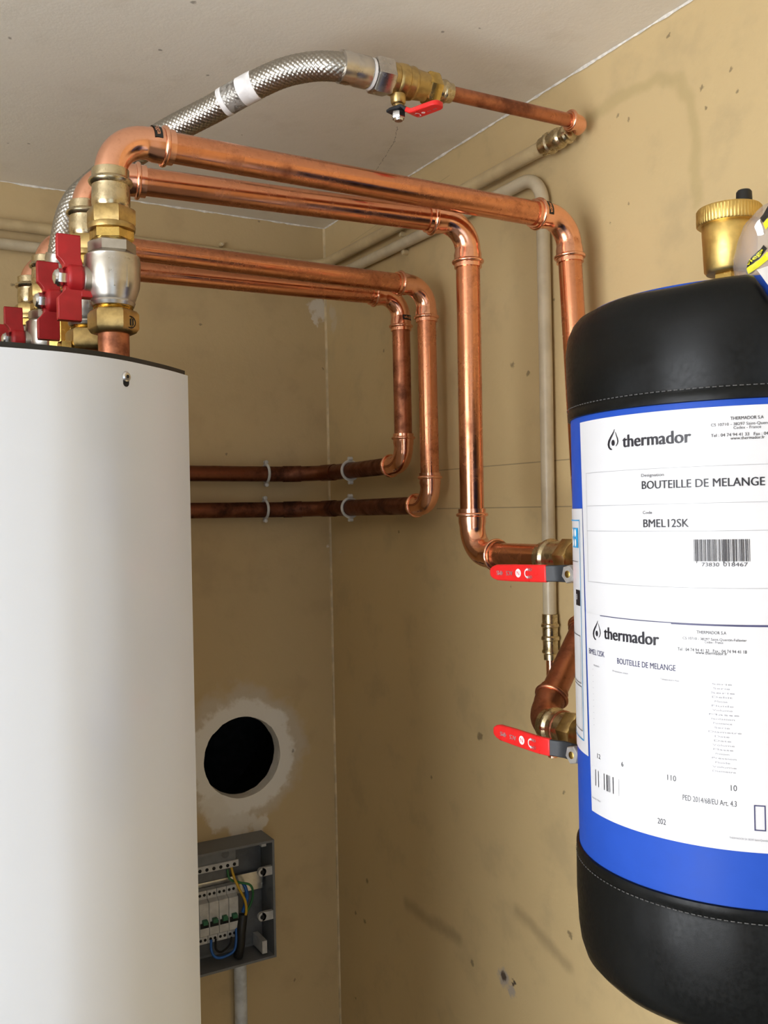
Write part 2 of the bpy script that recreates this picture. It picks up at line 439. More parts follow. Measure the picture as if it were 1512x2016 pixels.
# chipped filler line where ceiling meets wall
def ragged(name, a, b, inward, wmin, wmax, nseg=160, seedv=0.0):
    a = V(a); b = V(b); mb = MB(); vs = []; fs = []
    for i in range(nseg + 1):
        q = a.lerp(b, i / nseg)
        nn = noise.noise(V((i * 0.31 + seedv, 1.7, seedv))) * .5 + noise.noise(V((i * 0.9 + seedv, 4.7, 0))) * .35
        wv = wmin + (wmax - wmin) * max(0.0, min(1.0, 0.5 + nn))
        vs += [q + V((0, 0, -.0001)), q + V(inward) * wv + V((0, 0, -.0004)), q + V((0, 0, -wv * 0.9)) + V(inward) * .0008]
    for i in range(nseg):
        fs += [(i * 3, i * 3 + 1, i * 3 + 4, i * 3 + 3), (i * 3 + 1, i * 3 + 2, i * 3 + 5, i * 3 + 4)]
    return struct(name, mb.add(vs, fs), M['caulk'])
ragged('trim_1', (XR, -0.2, ZC), (XR, YB, ZC), (-1, 0, 0), .0013, .0040, 300, 2.0)
ragged('trim_2', (XR, YB, ZC), (-0.6, YB, ZC), (0, -1, 0), .0006, .0045, 200, 9.0)

struct('trim_3', MB().prism([(XR, YB), (XR - .0035, YB), (XR - .0024, YB - .0024), (XR, YB - .0035)], 0, ZC), plain('pale corner strip', (0.61, 0.48, 0.28), 0.5, 0, .15, 40))  # strip filling the corner, slightly paler than both walls

# ------------------------------------------------------------------ boiler cabinet
BZ = 1.757
curve = [(.03, .7585), (.08, .7588), (.12, .7605), (.15, .764), (.18, .774), (.206, .788), (.238, .812), (.258, .829), (.277, .848)]
cx = -0.03
front = [(2 * cx - x, y) for x, y in curve[::-1]] + curve
bo = thing('boiler', (-.03, 1.1, 0), 'tall white bow-fronted boiler cabinet with a thin black top edge', 'boiler')
mb = MB(); th = 0.0018
outer = front; inner = [(x * (1 - .006) + cx * .006, y + th) for x, y in front]
poly = outer + inner[::-1]
n = len(front)
vs = []; fs = []
def densify(pts, k=6):
    out = []
    for i in range(len(pts) - 1):
        p0 = V(pts[max(i - 1, 0)]); p1 = V(pts[i]); p2 = V(pts[i + 1]); p3 = V(pts[min(i + 2, len(pts) - 1)])
        for j in range(k):
            s_ = j / k
            q = 0.5 * ((2 * p1) + (p2 - p0) * s_ + (2 * p0 - 5 * p1 + 4 * p2 - p3) * s_ ** 2 + (3 * p1 - p0 - 3 * p2 + p3) * s_ ** 3)
            out.append((q.x, q.y))
    out.append(tuple(pts[-1])); return out
fd = densify(front)
n = len(fd)
for (x, y) in fd: vs += [(x, y, .08), (x, y, BZ - .0045), (x * .996 + cx * .004, y + th, .08), (x * .996 + cx * .004, y + th, BZ - .0045)]
for i in range(n - 1):
    a = i * 4; b = a + 4
    fs += [(a, b, b + 1, a + 1), (a + 2, a + 3, b + 3, b + 2), (a + 1, b + 1, b + 3, a + 3), (a, a + 2, b + 2, b)]
fs += [(0, 1, 3, 2), ((n - 1) * 4, (n - 1) * 4 + 2, (n - 1) * 4 + 3, (n - 1) * 4 + 1)]
obj('front_panel', mb.add(vs, fs), M['white_panel'], bo, angle=30)
lid = [(x * .992 + cx * .008, y + .0010) for x, y in fd] + [(.270, 1.45), (2 * cx - .270, 1.45)]
obj('top_plate', MB().prism(lid, BZ - .0043, BZ), M['black'], bo, smooth=False)
body = [(x * .95 + cx * .05, y + .012) for x, y in fd] + [(.258, 1.44), (2 * cx - .258, 1.44)]
obj('cabinet_body', MB().prism(body, .06, BZ - .0045), M['grey_side'], bo, smooth=False)
obj('plinth', MB().prism([(x * .9 + cx * .1, y * .95 + .06) for x, y in fd] + [(.24, 1.40), (2 * cx - .24, 1.40)], 0, .06), M['black'], bo, smooth=False)
# fixing screw in its keyhole slot
sc = onp(247, 742, 1, .787); nn = V((.42, -.907, 0)).normalized()
for i in range(len(fd) - 1):
    if fd[i][0] <= sc.x <= fd[i + 1][0]:
        k = (sc.x - fd[i][0]) / (fd[i + 1][0] - fd[i][0]); sc.y = fd[i][1] + k * (fd[i + 1][1] - fd[i][1])
tt_ = V((.907, .42, 0)).normalized()
mb = MB(); pts = []
for a in range(20):
    an = 2 * pi * a / 20; q = V((cos(an) * .0032, sin(an) * .0032 + (.0012 if sin(an) > 0 else -.0052)))
    pts.append(sc + tt_ * q.x + _z * q.y + nn * .0004)
mb.add(pts, [tuple(range(19, -1, -1))])
slot = obj('keyhole_slot', mb, M['hole_black'], bo, smooth=False)
mb = MB().lathe(sc + nn * .0003, nn, [(0, .0042), (.0012, .0042), (.0024, .003), (.0026, .0001)], 20)
s2 = obj('screw', mb, M['steel'], bo, label='shiny screw head')
obj('screw_recess', MB().hexa(sc + nn * .0024, nn, .0006, .0016), M['hole_black'], s2)

# ------------------------------------------------------------------ text helper
def text2d(s, bold=0.0):
    c = bpy.data.curves.new('t', 'FONT'); c.body = s; c.size = 1.0; c.resolution_u = 3
    o = bpy.data.objects.new('t', c)
    me = o.to_mesh()
    vs = [(v.co.x, v.co.y) for v in me.vertices]; fs = [tuple(p.vertices) for p in me.polygons]
    o.to_mesh_clear(); bpy.data.objects.remove(o); bpy.data.curves.remove(c)
    if bold:
        n0 = len(vs); fs = fs + [tuple(i + n0 for i in f) for f in fs]; vs = vs + [(x + bold * 2.2, y + bold * .4) for x, y in vs]
    return vs, fs
def flat_text(mb, s, o, ex, ey, width=None, cap=0.003, bold=0.0, center=False):
    """lettering in the plane o + u*ex + v*ey ; cap height in metres; width fits the line"""
    vs, fs = text2d(s, bold)
    if not vs: return
    x0 = min(v[0] for v in vs); x1 = max(v[0] for v in vs)
    ky = cap / 0.70; kx = (width / (x1 - x0)) if width else ky
    sh = -(x1 - x0) * kx / 2 if center else 0
    ex = V(ex); ey = V(ey); o = V(o)
    mb.add([o + ex * ((v[0] - x0) * kx + sh) + ey * (v[1] * ky) for v in vs], fs)

# ------------------------------------------------------------------ ball valves on the boiler
HP = 1.967                                   # height of the four pipe runs
VX = 0.212
VY = [0.858, 0.957, 1.176, 1.284]
which = ['first from cabinet front', 'second from cabinet front', 'third from cabinet front', 'nearest the back wall']
for k, y in enumerate(VY):
    e = thing('ball_valve', (VX, y, BZ), 'silver valve with red butterfly handle on boiler top, ' + which[k], 'valve', 'butterfly ball valves on the boiler top')
    O = (VX, y, 0); Z = (0, 0, 1)
    obj('inlet_pipe', MB().lathe(O, Z, [(BZ - .003, .0138), (1.792, .0138)]), M['copper_old'], e, label='dull copper stub pipe')
    ro = radians(8)
    nut = obj('lower_nut', MB().lathe(O, Z, [(1.7875, .0175), (1.7885, .0200), (1.7925, .0228), (1.8055, .0228), (1.8085, .0205), (1.809, .017)], 6, ro), M['brass_cast'], e, label='brass hexagon nut')
    if k == 0:      # round stamp mark on the nut: a ring with three bars
        q = onp(257, 634, 1, y - .0165); a = V((.36, -.93, 0)).normalized()
        ax_, f1, f2 = basis(a)
        m2 = MB().torus(q, a, .0052, .0005, 28, 6)
        for s_ in (-1, 0, 1): m2.box(q + V((s_ * .0022 - .0005, -.0006, -.0030)), q + V((s_ * .0022 + .0005, .0006, .0030)))
        obj('stamp_mark', m2, M['hole_black'], nut)
    obj('thread', MB().lathe(O, Z, [(1.808, .0165), (1.8088, .0178), (1.8096, .0168), (1.8104, .0178), (1.8112, .0168), (1.8125, .0178), (1.814, .0170)], 36), M['brass'], e)
    bod = obj('body', MB().lathe(O, Z, [(1.8125, .0185), (1.8155, .0198), (1.8172, .0192), (1.819, .0202), (1.8205, .0208), (1.8255, .0224), (1.8295, .0238), (1.8335, .0242), (1.842, .0246), (1.852, .0249), (1.8552, .0243), (1.8568, .0246), (1.858, .0232), (1.8595, .0205)], 40), M['nickel'], e)
    if True:
        m2 = MB()            # raised casting ribs and marks on the body
        for an in (-100, -72):
            a = radians(an); d = V((cos(a), sin(a), 0)); tv = V((-sin(a), cos(a), 0))
            base_ = V((VX, y, 0)) + d * .0244
            for (z0, z1) in ((1.8265, 1.8465),):
                c = [base_ + tv * s_ * .0006 + d * h + V((0, 0, z)) for z in (z0, z1) for h in (-.0015, .0006) for s_ in (-1, 1)]
                m2.add(c, [(0, 1, 3, 2), (4, 6, 7, 5), (0, 4, 5, 1), (2, 3, 7, 6), (0, 2, 6, 4), (1, 5, 7, 3)])
        obj('casting_rib', m2, M['nickel'], bod)
        m2 = MB()
        def wrap(s, a0, z, cap, bold=0.0, up=1):
            vs, fs = text2d(s, bold); ky = cap / .7
            x0 = min(v[0] for v in vs)
            m2.add([V((VX + cos(a0 + up * (v[0] - x0) * ky / .0249) * .02495, y + sin(a0 + up * (v[0] - x0) * ky / .0249) * .02495, z + up * v[1] * ky)) for v in vs], fs)
        wrap('MADE IN ITALY', radians(-58), 1.8525, .0024, 0.01, -1)
        wrap('ML', radians(-112), 1.8375, .0042)
        obj('cast_lettering', m2, M['ferrule'], bod)
    obj('upper_hexagon', MB().hexa((VX, y, 1.8595), Z, .0115, .0212, radians(22)), M['nickel'], e)
    obj('union_neck', MB().hexa((VX, y, 1.871), Z, .0105, .0198, radians(5)), M['brass'], e)
    un = MB().lathe(O, Z, [(1.8805, .0185), (1.881, .0208), (1.8845, .0213), (1.886, .0208)], 40)
    un.hexa((VX, y, 1.8845), Z, .0165, .0218, radians(3))
    obj('union_nut', un, M['brass_cast'], e, label='brass union nut')
    obj('press_socket', MB().lathe(O, Z, [(1.8995, .0150), (1.901, .0165), (1.9055, .0172), (1.912, .0172), (1.9195, .0166), (1.9215, .0168), (1.923, .0190), (1.925, .0198), (1.927, .0190),
        (1.9285, .0167), (1.936, .0166), (1.9368, .0150)], 40), M['bronze'], e, label='pale bronze press socket')
    # stem, butterfly handle and its nut
    hz = 1.8345
    obj('stem_boss', MB().lathe((VX - .020, y, hz), (-1, 0, 0), [(0, .0125), (.006, .0120), (.0085, .0095), (.009, .0065), (.014, .0062)], 28), M['nickel'], e)
    h = MB().lathe((VX - .0265, y, hz), (-1, 0, 0), [(0, .0105), (.002, .0125), (.012, .0125), (.0145, .0105)], 26)
    for s_ in (-1, 1):
        zs = [.008, .0115, .0155, .0180, .0365, .0378]
        w0 = [.0080, .0080, .0092, .0102, .0102, .0094]; tk = [.006, .0055, .0048, .0042, .0042, .0036]
        cxs = [-.0350, -.0352, -.0368, -.0385, -.0385, -.0385]
        vs = []; fs = []
        for i in range(6):
            for (a, b) in ((-1, -1), (1, -1), (1, 1), (-1, 1)):
                vs.append((VX + cxs[i] + a * w0[i], y + b * tk[i], hz + s_ * zs[i]))
        for i in range(5):
            for q in range(4): fs.append((i * 4 + q, i * 4 + (q + 1) % 4, i * 4 + 4 + (q + 1) % 4, i * 4 + 4 + q))
        fs += [(0, 1, 2, 3), (20, 23, 22, 21)]
        h.add(vs, fs)
    h.box((VX - .029, y - .0055, hz - .0165), (VX - .019, y + .0055, hz - .0065))
    hd = obj('butterfly_handle', h, M['red'], e, label='red butterfly handle', bevel=.0012)
    hn = MB().hexa((VX - .0405, y, hz), (-1, 0, 0), .008, .0078, .3).lathe((VX - .0485, y, hz), (-1, 0, 0), [(0, .0068), (.002, .006), (.0035, .003)], 20)
    obj('handle_nut', hn, M['steel'], hd, label='zinc nut')

# small brass drain cock between the first two valves
p0 = onp(131, 660, 0, .190)
dc = thing('drain_cock', (p0.x, p0.y, BZ), 'small polished brass drain fitting on boiler top behind the red handles', 'fitting')
obj('hexagon_base', MB().hexa((p0.x, p0.y, BZ), (0, 0, 1), .012, .0075), M['brass'], dc)
obj('collar', MB().lathe((p0.x, p0.y, 0), (0, 0, 1), [(BZ + .012, .005), (BZ + .014, .0068), (BZ + .017, .0090), (BZ + .0195, .0090), (BZ + .021, .005)], 24), M['brass'], dc)
obj('hexagon_cap', MB().hexa((p0.x, p0.y, BZ + .0205), (0, 0, 1), .018, .0088, .3), M['brass'], dc)

# ------------------------------------------------------------------ copper pipe runs
PR = 0.014
def arc(P, d0, d1, Rb, n=14):
    d0 = V(d0).normalized(); d1 = V(d1).normalized(); P = V(P)
    ang = d0.angle(d1); T = Rb * tan(ang / 2)
    a = P - d0 * T; nrm = (d1 - d0 * d0.dot(d1)).normalized(); c = a + nrm * Rb
    return [c + (-nrm * cos(ang * i / n) + d0 * sin(ang * i / n)) * Rb for i in range(n + 1)], T
def elbow(P, d0, d1, parent, Rb=.032, Ls=.021, r=PR, sockets=(1, 1), mat='copper_fit', sticker=None):
    pts, T = arc(P, d0, d1, Rb); d0 = V(d0).normalized(); d1 = V(d1).normalized(); P = V(P)
    path = []; rad = []; ro = r + .0021; ri = r + .0010
    if sockets[0]:
        s0 = P - d0 * (T + Ls)
        for q, rr in ((0, r + .0002), (.0001, ro), (Ls * .75, ro), (Ls, ri)): path.append(s0 + d0 * q); rad.append(rr)
        path += pts[1:]; rad += [ri] * (len(pts) - 1)
    else:
        path += [P - d0 * (T + Ls)] + pts; rad += [r] + [ri * .5 + r * .5] * len(pts)
    if sockets[1]:
        e0 = P + d1 * T
        for q, rr in ((Ls * .25, ro), (Ls - .0001, ro), (Ls, r + .0002)): path.append(e0 + d1 * q); rad.append(rr)
    o = obj('elbow', MB().sweep(path, rad, 32), M[mat], parent, label='bright pressed copper elbow' if mat == 'copper_fit' else None, angle=50)
    beads = []
    if sockets[0]: beads.append((P - d0 * (T + Ls * .66), d0))
    if sockets[1]: beads.append((P + d1 * (T + Ls * .66), d1))
    for c, d in beads: obj('press_bead', MB().torus(c, d, ro + .0004, .0024, 40, 10), M[mat], o)
    return o, T + Ls
def tube(a, b, parent, r=PR, mat='copper'):
    return obj('pipe', MB().sweep([a, V(a).lerp(V(b), .5), b], r, 32), M[mat], parent)
def sticker(elb, c, ax, up, r, along, half, mat='black', txt='viega'):
    """small wrapped black sticker with a word on it; ax along the pipe, up = outward direction at its middle"""
    ax = V(ax).normalized(); up = V(up); up = (up - ax * up.dot(ax)).normalized(); sd = ax.cross(up); c = V(c)
    mb = MB(); vs = []; fs = []; n = 10
    for i in range(n + 1):
        a = -half + 2 * half * i / n; d = up * cos(a) + sd * sin(a)
        vs += [c - ax * along / 2 + d * (r + .0003), c + ax * along / 2 + d * (r + .0003)]
    for i in range(n): fs.append((i * 2, i * 2 + 1, i * 2 + 3, i * 2 + 2))
    s_ = obj('sticker', mb.add(vs, fs), M[mat], elb, label='tiny black sticker')
    v2, f2 = text2d(txt, .02); x0 = min(v[0] for v in v2); x1 = max(v[0] for v in v2); k = 1.6 * half * r / (x1 - x0)
    m2 = MB(); m2.add([c + (up * cos(a_) + sd * sin(a_)) * (r + .0005) + ax * h for v in v2 for a_, h in [((v[0] - (x0 + x1) / 2) * k / r, (v[1] - .25) * min(k * 1.2, along / 1.2))]], f2)
    obj('printed_word', m2, M['copper_fit'], elb)

# run 1: first valve -> along the ceiling -> down the wall behind the tank -> lower tank valve
A = V((VX, VY[0], HP)); B = V((.752, .861, HP)); C1 = onp(1163, 1205, 0, .756); D = V((.630, .782, 1.397))
e = thing('copper_pipe_run', (.752, .861, 1.395), 'longest copper pipe run from front boiler valve, dropping down behind the tank', 'pipe', 'copper pipe runs from the boiler')
el, L1 = elbow(A, (0, 0, 1), B - A, e, Rb=.034, Ls=.024, sockets=(0, 1))
sticker(el, A + V((.041, 0, 0)), (1, 0, 0), (-.1, -.7, .75), PR + .0021, .0075, .75)
dv = C1 - B
el, L2 = elbow(B, B - A, dv, e)
sticker(el, B - V((.0375, 0, 0)), (1, 0, 0), (0, -.92, .38), PR + .0021, .0070, .62)
tube(A + (B - A).normalized() * (L1 - .008), B - (B - A).normalized() * (L2 - .008), e)
dg = (D - C1)
dv.normalize()
el, L3 = elbow(C1, dv, dg, e, Rb=.026)
tube(B + dv * (L2 - .008), C1 - dv * (L3 - .008), e)
el, L4 = elbow(D, dg, (0, -1, 0), e, Rb=.030, Ls=.024, mat='copper_old')
tube(C1 + dg.normalized() * (L3 - .008), D - dg.normalized() * (L4 - .008), e, mat='copper_old')
tube(D + V((0, -L4 + .010, 0)), D + V((0, -.085, 0)), e)
# run 2: second valve -> down -> upper tank valve
A = V((VX, VY[1], HP - .002)); B = V((.637, .905, HP - .008)); C2 = V((.634, .903, 1.571)); D = V((.630, .74, 1.571))
e = thing('copper_pipe_run', (.637, .905, 1.571), 'copper pipe run dropping in front of the wall into upper tank valve', 'pipe', 'copper pipe runs from the boiler')
el, L1 = elbow(A, (0, 0, 1), B - A, e, Rb=.034, Ls=.024, sockets=(0, 1))
el, L2 = elbow(B, B - A, (0, 0, -1), e)
tube(A + (B - A).normalized() * (L1 - .008), B - (B - A).normalized() * (L2 - .008), e)
el, L3 = elbow(C2, (0, 0, -1), (0, -1, 0), e)
tube(B - V((0, 0, L2 - .008)), C2 + V((0, 0, L3 - .008)), e)
tube(C2 - V((0, L3 - .008, 0)), D, e)
# runs 3 and 4: into the old pipes clipped round the corner
def low_run(vy, vx2, vy2, zlow, label, vmat, stick):
    A = V((VX, vy, HP - .008)); B = V((vx2, vy2, HP - .008)); Cc = V((vx2, vy2, zlow))
    e = thing('copper_pipe_run', (vx2, vy2, zlow), label, 'pipe', 'copper pipe runs from the boiler')
    el, L1 = elbow(A, (0, 0, 1), B - A, e, Rb=.034, Ls=.024, sockets=(0, 1))
    el, L2 = elbow(B, B - A, (0, 0, -1), e)
    if stick: sticker(el, B - V((0, 0, .034)), (0, 0, 1), (.25, -.95, 0), PR + .0021, .0075, .6)
    tube(A + (B - A).normalized() * (L1 - .008), B - (B - A).normalized() * (L2 - .008), e)
    el, L3 = elbow(Cc, (0, 0, -1), (0, 1, 0), e, Rb=.028, Ls=.020)
    tube(B - V((0, 0, L2 - .008)), Cc + V((0, 0, L3 - .008)), e, mat=vmat)
    # old pipe round the room corner
    pts, T = arc((vx2 + .004, YB - .026, zlow), (0, 1, 0), (-1, 0, 0), .085, 16)
    path = [Cc + V((0, L3 - .008, 0)), Cc + V((.002, .10, 0))] + pts + [V((.5, YB - .026, zlow + .001)), V((0.1, YB - .026, zlow + .001)), V((-.5, YB - .026, zlow))]
    obj('old_pipe', MB().sweep(path, PR - .0002, 28), M['copper_dark'], e, label='dark tarnished pipe bent round the corner')
    # solder sleeves of the bend, blackened by the torch
    for q in (3, 12):
        obj('solder_sleeve', MB().sweep(pts[q - 2:q + 3], PR + .0008, 28), M['copper_dark'], e)
    return e
low_run(VY[2], .758, 1.187, 1.632, 'copper pipe run ending in lower of two dark corner pipes', 'copper', False)
low_run(VY[3], .758, 1.262, 1.697, 'copper pipe run with dull drop ending in upper dark corner pipe', 'copper_old', True)
# white clips holding the old pipes
def pipe_clip(c, ax, wall_dir, label):
    c = V(c); wd = V(wall_dir)
    e = thing('pipe_clip', c, label, 'pipe clip', 'white clips on the dark corner pipes')
    obj('ring', MB().torus(c, ax, PR + .0022, .0026, 36, 8), M['clip'], e)
    up = V((0, 0, 1))
    for s_ in (-1, 1): obj('screw_lug', MB().lathe(c + up * (s_ * (PR + .0065)) - wd * .004, wd, [(0, .0022), (.0005, .0036), (.008, .0036), (.0085, .0022)], 14), M['clip'], e)
    obj('wall_stud', MB().lathe(c + wd * (PR + .001), wd, [(0, .0035), (.0145, .0035)], 12), M['clip'], e)
yb = YB - .026
pipe_clip((onp(524, 935, 1, yb).x, yb, 1.698), (1, 0, 0), (0, 1, 0), 'white pipe clip on upper dark pipe, on the back wall')
pipe_clip((onp(522, 1005, 1, yb).x, yb, 1.633), (1, 0, 0), (0, 1, 0), 'white pipe clip on lower dark pipe, on the back wall')
for (py, zz, lb) in ((931, 1.697, 'upper'), (1000, 1.632, 'lower')):
    q = onp(689, py, 0, .761)
    pipe_clip((.7615, q.y, zz), (0, 1, 0), (1, 0, 0), 'white pipe clip on %s dark pipe, beside the room corner' % lb)

# ------------------------------------------------------------------ braided hose, ceiling valve and thin pipe
HY = 0.865; HZ2 = 2.086
ctrl = [(113, 545, 1.050), (118, 520, 1.048), (126, 471, 1.046), (136, 426, 1.045), (153, 393, 1.045), (182, 365, 1.045), (228, 328, 1.045), (280, 292, 1.042), (332, 260, 1.036), (380, 234.5, 1.028), (420, 214, 1.02), (460, 191, 1.01), (500, 169, 1.0), (556, 144, .990), (610, 132, .984), (652, 130.5, .979)]
cp = [dep(*c) for c in ctrl] + [V((.464, HY, HZ2 + .0004)), V((.476, HY, HZ2))]
def spline(pts, k):
    out = []
    for i in range(len(pts) - 1):
        p0 = pts[max(i - 1, 0)]; p1 = pts[i]; p2 = pts[i + 1]; p3 = pts[min(i + 2, len(pts) - 1)]
        for j in range(k):
            s_ = j / k
            out.append(0.5 * ((2 * p1) + (p2 - p0) * s_ + (2 * p0 - 5 * p1 + 4 * p2 - p3) * s_ ** 2 + (3 * p1 - p0 - 3 * p2 + p3) * s_ ** 3))
    out.append(pts[-1].copy()); return out
def resample(pts, step):
    out = [pts[0].copy()]; acc = 0
    for i in range(1, len(pts)):
        a = pts[i - 1]; b = pts[i]; L = (b - a).length; d = step - acc
        while d <= L: out.append(a.lerp(b, d / L)); d += step
        acc = L - (d - step)
    return out
hp = resample(spline(cp, 40), .0006)
SEG = 128; HRAD = .0144
hose = thing('braided_hose', (hp[0].x, hp[0].y, BZ), 'thick stainless braided hose arching from the boiler to the ceiling valve', 'hose')
def weave(i, k):
    a = 2 * pi * k / SEG; s_ = i * .0006
    u = 8 * a + s_ * pi / .0052; v = 8 * a - s_ * pi / .0052
    over = 0.5 + 0.5 * sin(u) * sin(v) * 1.0
    return 1 + 0.066 * (abs(sin(u)) ** .7 * over + abs(sin(v)) ** .7 * (1 - over) - .6)
obj('braid', MB().sweep(hp, HRAD, SEG, rmod=weave), M['braid'], hose, angle=80)
# paper sleeve with white bands
def sleeve(f0, f1, r, mat, name, par):
    i0 = int(f0 * len(hp)); i1 = int(f1 * len(hp))
    return obj(name, MB().sweep(hp[i0:i1:5], r, 36), M[mat], par)
def near(px, py):
    d = ray(px, py); best = None
    for i, q in enumerate(hp):
        w_ = q - CP; t_ = (w_ - d * (w_.dot(d) / d.dot(d))).length
        if best is None or t_ < best[0]: best = (t_, i)
    return best[1] / len(hp)
fa, fb = near(440, 203), near(508, 165)
t = NT('printed clear sleeve'); nz = t.noise(160, 3)
tr = t.n('ShaderNodeBsdfTransparent'); mx = t.n('ShaderNodeMixShader'); mx.inputs[0].default_value = 0.38
t.set(t.mix(t.rng(nz, .5, .6), (.66, .64, .60), (.22, .21, .20)), .2)
t.link(tr.outputs[0], mx.inputs[1]); t.link(t.b.outputs[0], mx.inputs[2]); t.link(mx.outputs[0], t.t.nodes['Material Output'].inputs[0]); M['sleeve'] = t.m
sl = sleeve(fa, fb, HRAD * 1.045, 'sleeve', 'label_sleeve', hose); sl['label'] = 'printed label sleeve'
sleeve(fa, fa + .020, HRAD * 1.058, 'white_print', 'white_band', sl)
sleeve(fb - .045, fb, HRAD * 1.058, 'white_print', 'white_band', sl)
obj('end_ferrule', MB().lathe((.452, HY, HZ2), (1, 0, 0), [(0, .0150), (.0003, .0166), (.010, .0166), (.013, .0158), (.0165, .0158), (.019, .0164), (.032, .0164), (.034, .0150)], 40), M['ferrule'], hose, label='steel crimp ferrule')
dlow = (hp[30] - hp[0]).normalized()
obj('base_ferrule', MB().lathe(hp[0] - dlow * .004, dlow, [(0, .0150), (.001, .0166), (.014, .0166), (.0155, .0156), (.018, .0156), (.020, .0166), (.027, .0166), (.028, .0145)], 40), M['nickel'], hose, label='steel crimp ferrule')
b0 = hp[0]
obj('base_fitting', MB().lathe((b0.x, b0.y, 0), (0, 0, 1), [(BZ, .013), (b0.z - .030, .013), (b0.z - .028, .017), (b0.z - .012, .017), (b0.z - .004, .013)], 6), M['brass'], hose)

cv = thing('lever_valve', (.53, HY, HZ2), 'brass ball valve with short red lever hanging below the ceiling', 'valve')
X = (1, 0, 0)
obj('white_washer', MB().lathe((.4862, HY, HZ2), X, [(0, .0158), (.003, .0160)], 36), M['white_print'], cv)
obj('union_nut', MB().hexa((.4905, HY, HZ2), X, .0215, .0200, .25).lathe((.4885, HY, HZ2), X, [(0, .0140), (.0025, .0140)], 30), M['ferrule'], cv, label='nickel hexagon union nut')
body = MB().lathe((0.511, HY, HZ2), X, [(0, .0150), (.001, .0166), (.006, .0172), (.0075, .0162), (.009, .0172), (.0115, .0178), (.018, .0180), (.0195, .0168), (.0245, .0172), (.026, .0178), (.0285, .0174),
    (.030, .0160), (.036, .0156), (.044, .0150), (.0465, .0145)], 40)
obj('body', body, M['brass_cast'], cv)
obj('end_hexagon', MB().hexa((.5555, HY, HZ2), X, .016, .0172, .1), M['brass'], cv)
obj('press_socket', MB().lathe((.571, HY, HZ2), X, [(0, .0100), (.002, .0112), (.006, .0112), (.0075, .0125), (.0095, .0128), (.0115, .0122), (.0125, .0108), (.019, .0106), (.0195, .0085)], 36), M['bronze'], cv)
sx = .522
obj('stem', MB().lathe((sx, HY, HZ2 - .016), (0, 0, -1), [(0, .0085), (.008, .0080), (.010, .0068), (.0105, .0058), (.014, .0058)], 24), M['brass_cast'], cv)
obj('lever_nut', MB().hexa((sx, HY, HZ2 - .034), (0, 0, -1), .0075, .0075, .4).lathe((sx, HY, HZ2 - .0415), (0, 0, -1), [(0, .0052), (.002, .0045)], 18), M['steel'], cv, label='zinc nut')
zl = HZ2 - .0315
s0 = V((sx, HY, zl)); tip = onp(868, 196, 2, zl - .006); dl = (tip - s0); dl.z = 0; LL = dl.length; dl.normalize()
def lever(parent, hub, d, nrm, L, wid, back=.010, hop=.010, name='lever', text=True):
    """flat lever: black steel root, red vinyl sleeve with print"""
    hub = V(hub); d = V(d).normalized(); N = V(nrm).normalized()
    black = [hub - d * back, hub - d * back * .5, hub, hub + d * L * .16, hub + d * L * .22 + N * hop * .35, hub + d * L * .30 + N * hop * .8]
    lv = obj(name, MB().strip(black, N, [wid * .75, wid, wid, wid * .95, wid * .92, wid * .92], .0030), M['black_steel'], parent, label='black steel lever', bevel=.0008)
    red = [hub + d * L * .275 + N * hop * .62, hub + d * L * .38 + N * hop * .95, hub + d * L * .43 + N * hop, hub + d * L * .70 + N * hop, hub + d * L * .90 + N * hop, hub + d * L * .955 + N * hop, hub + d * L * .985 + N * hop, hub + d * L + N * hop]
    rs = obj('lever_sleeve', MB().strip(red, N, [wid * w_ for w_ in (1.0, 1.0, 1.0, 1.0, .95, .78, .55, .28)], .0052), M['red_sleeve'], lv, label='red vinyl sleeve', bevel=.0014)
    # print, reading from the hub to the tip, upside down
    W = d.cross(N).normalized()
    ex, ey = d, N.cross(d).normalized()
    m = MB(); o = hub + N * (hop + .0029)
    k = L / .115 * 1.0
    flat_text(m, 'OFF', o + d * .047 * k + ey * wid * .24, ex, ey, None, .0029 * k, .01)
    flat_text(m, 'ON', o + d * .047 * k - ey * wid * .60, ex, ey, None, .0029 * k, .01)
    for i in range(10):      # the turn arrow
        a0 = -pi * .5 + pi * i / 10; a1 = -pi * .5 + pi * (i + 1) / 10
        c = o + d * .0545 * k
        P_ = [c + (d * cos(a) * .0034 * k + ey * sin(a) * wid * .45) * r for a, r in ((a0, .8), (a1, .8), (a1, 1.15), (a0, 1.15))]
        m.add(P_, [(0, 1, 2, 3)])
    for s_ in (-1, 1):
        c = o + d * .0545 * k + ey * s_ * wid * .45
        m.add([c - d * .0030 * k, c + ey * wid * .16 + d * .0004, c - ey * wid * .16 + d * .0004], [(0, 1, 2)])
    c = o + d * .068 * k; rr = .0042 * k
    ring = [c + (d * cos(a) + ey * sin(a)) * rr for a in [2 * pi * i / 20 for i in range(20)]]
    m.add(ring, [tuple(range(20))])
    flat_text(m, 'ACS', o + d * .077 * k - ey * wid * .22, ex, ey, .0100 * k, .0044 * k, .01)
    flat_text(m, '4MS', o + d * .0925 * k - ey * wid * .22, ex, ey, .0100 * k, .0044 * k, .01)
    obj('print', m, M['white_print'], rs, label='small white print', smooth=False)
    m = MB(); c2 = c + N * .0002
    flat_text(m, 'N', c2 - ex * .0020 * k - ey * .0020 * k, ex, ey, .0040 * k, .0042 * k, 0)
    obj('print_emblem', m, M['red_sleeve'], rs, smooth=False)
    return lv
lever(cv, s0, dl, (0, 0, -1), LL, .0085, back=.012, hop=.010)

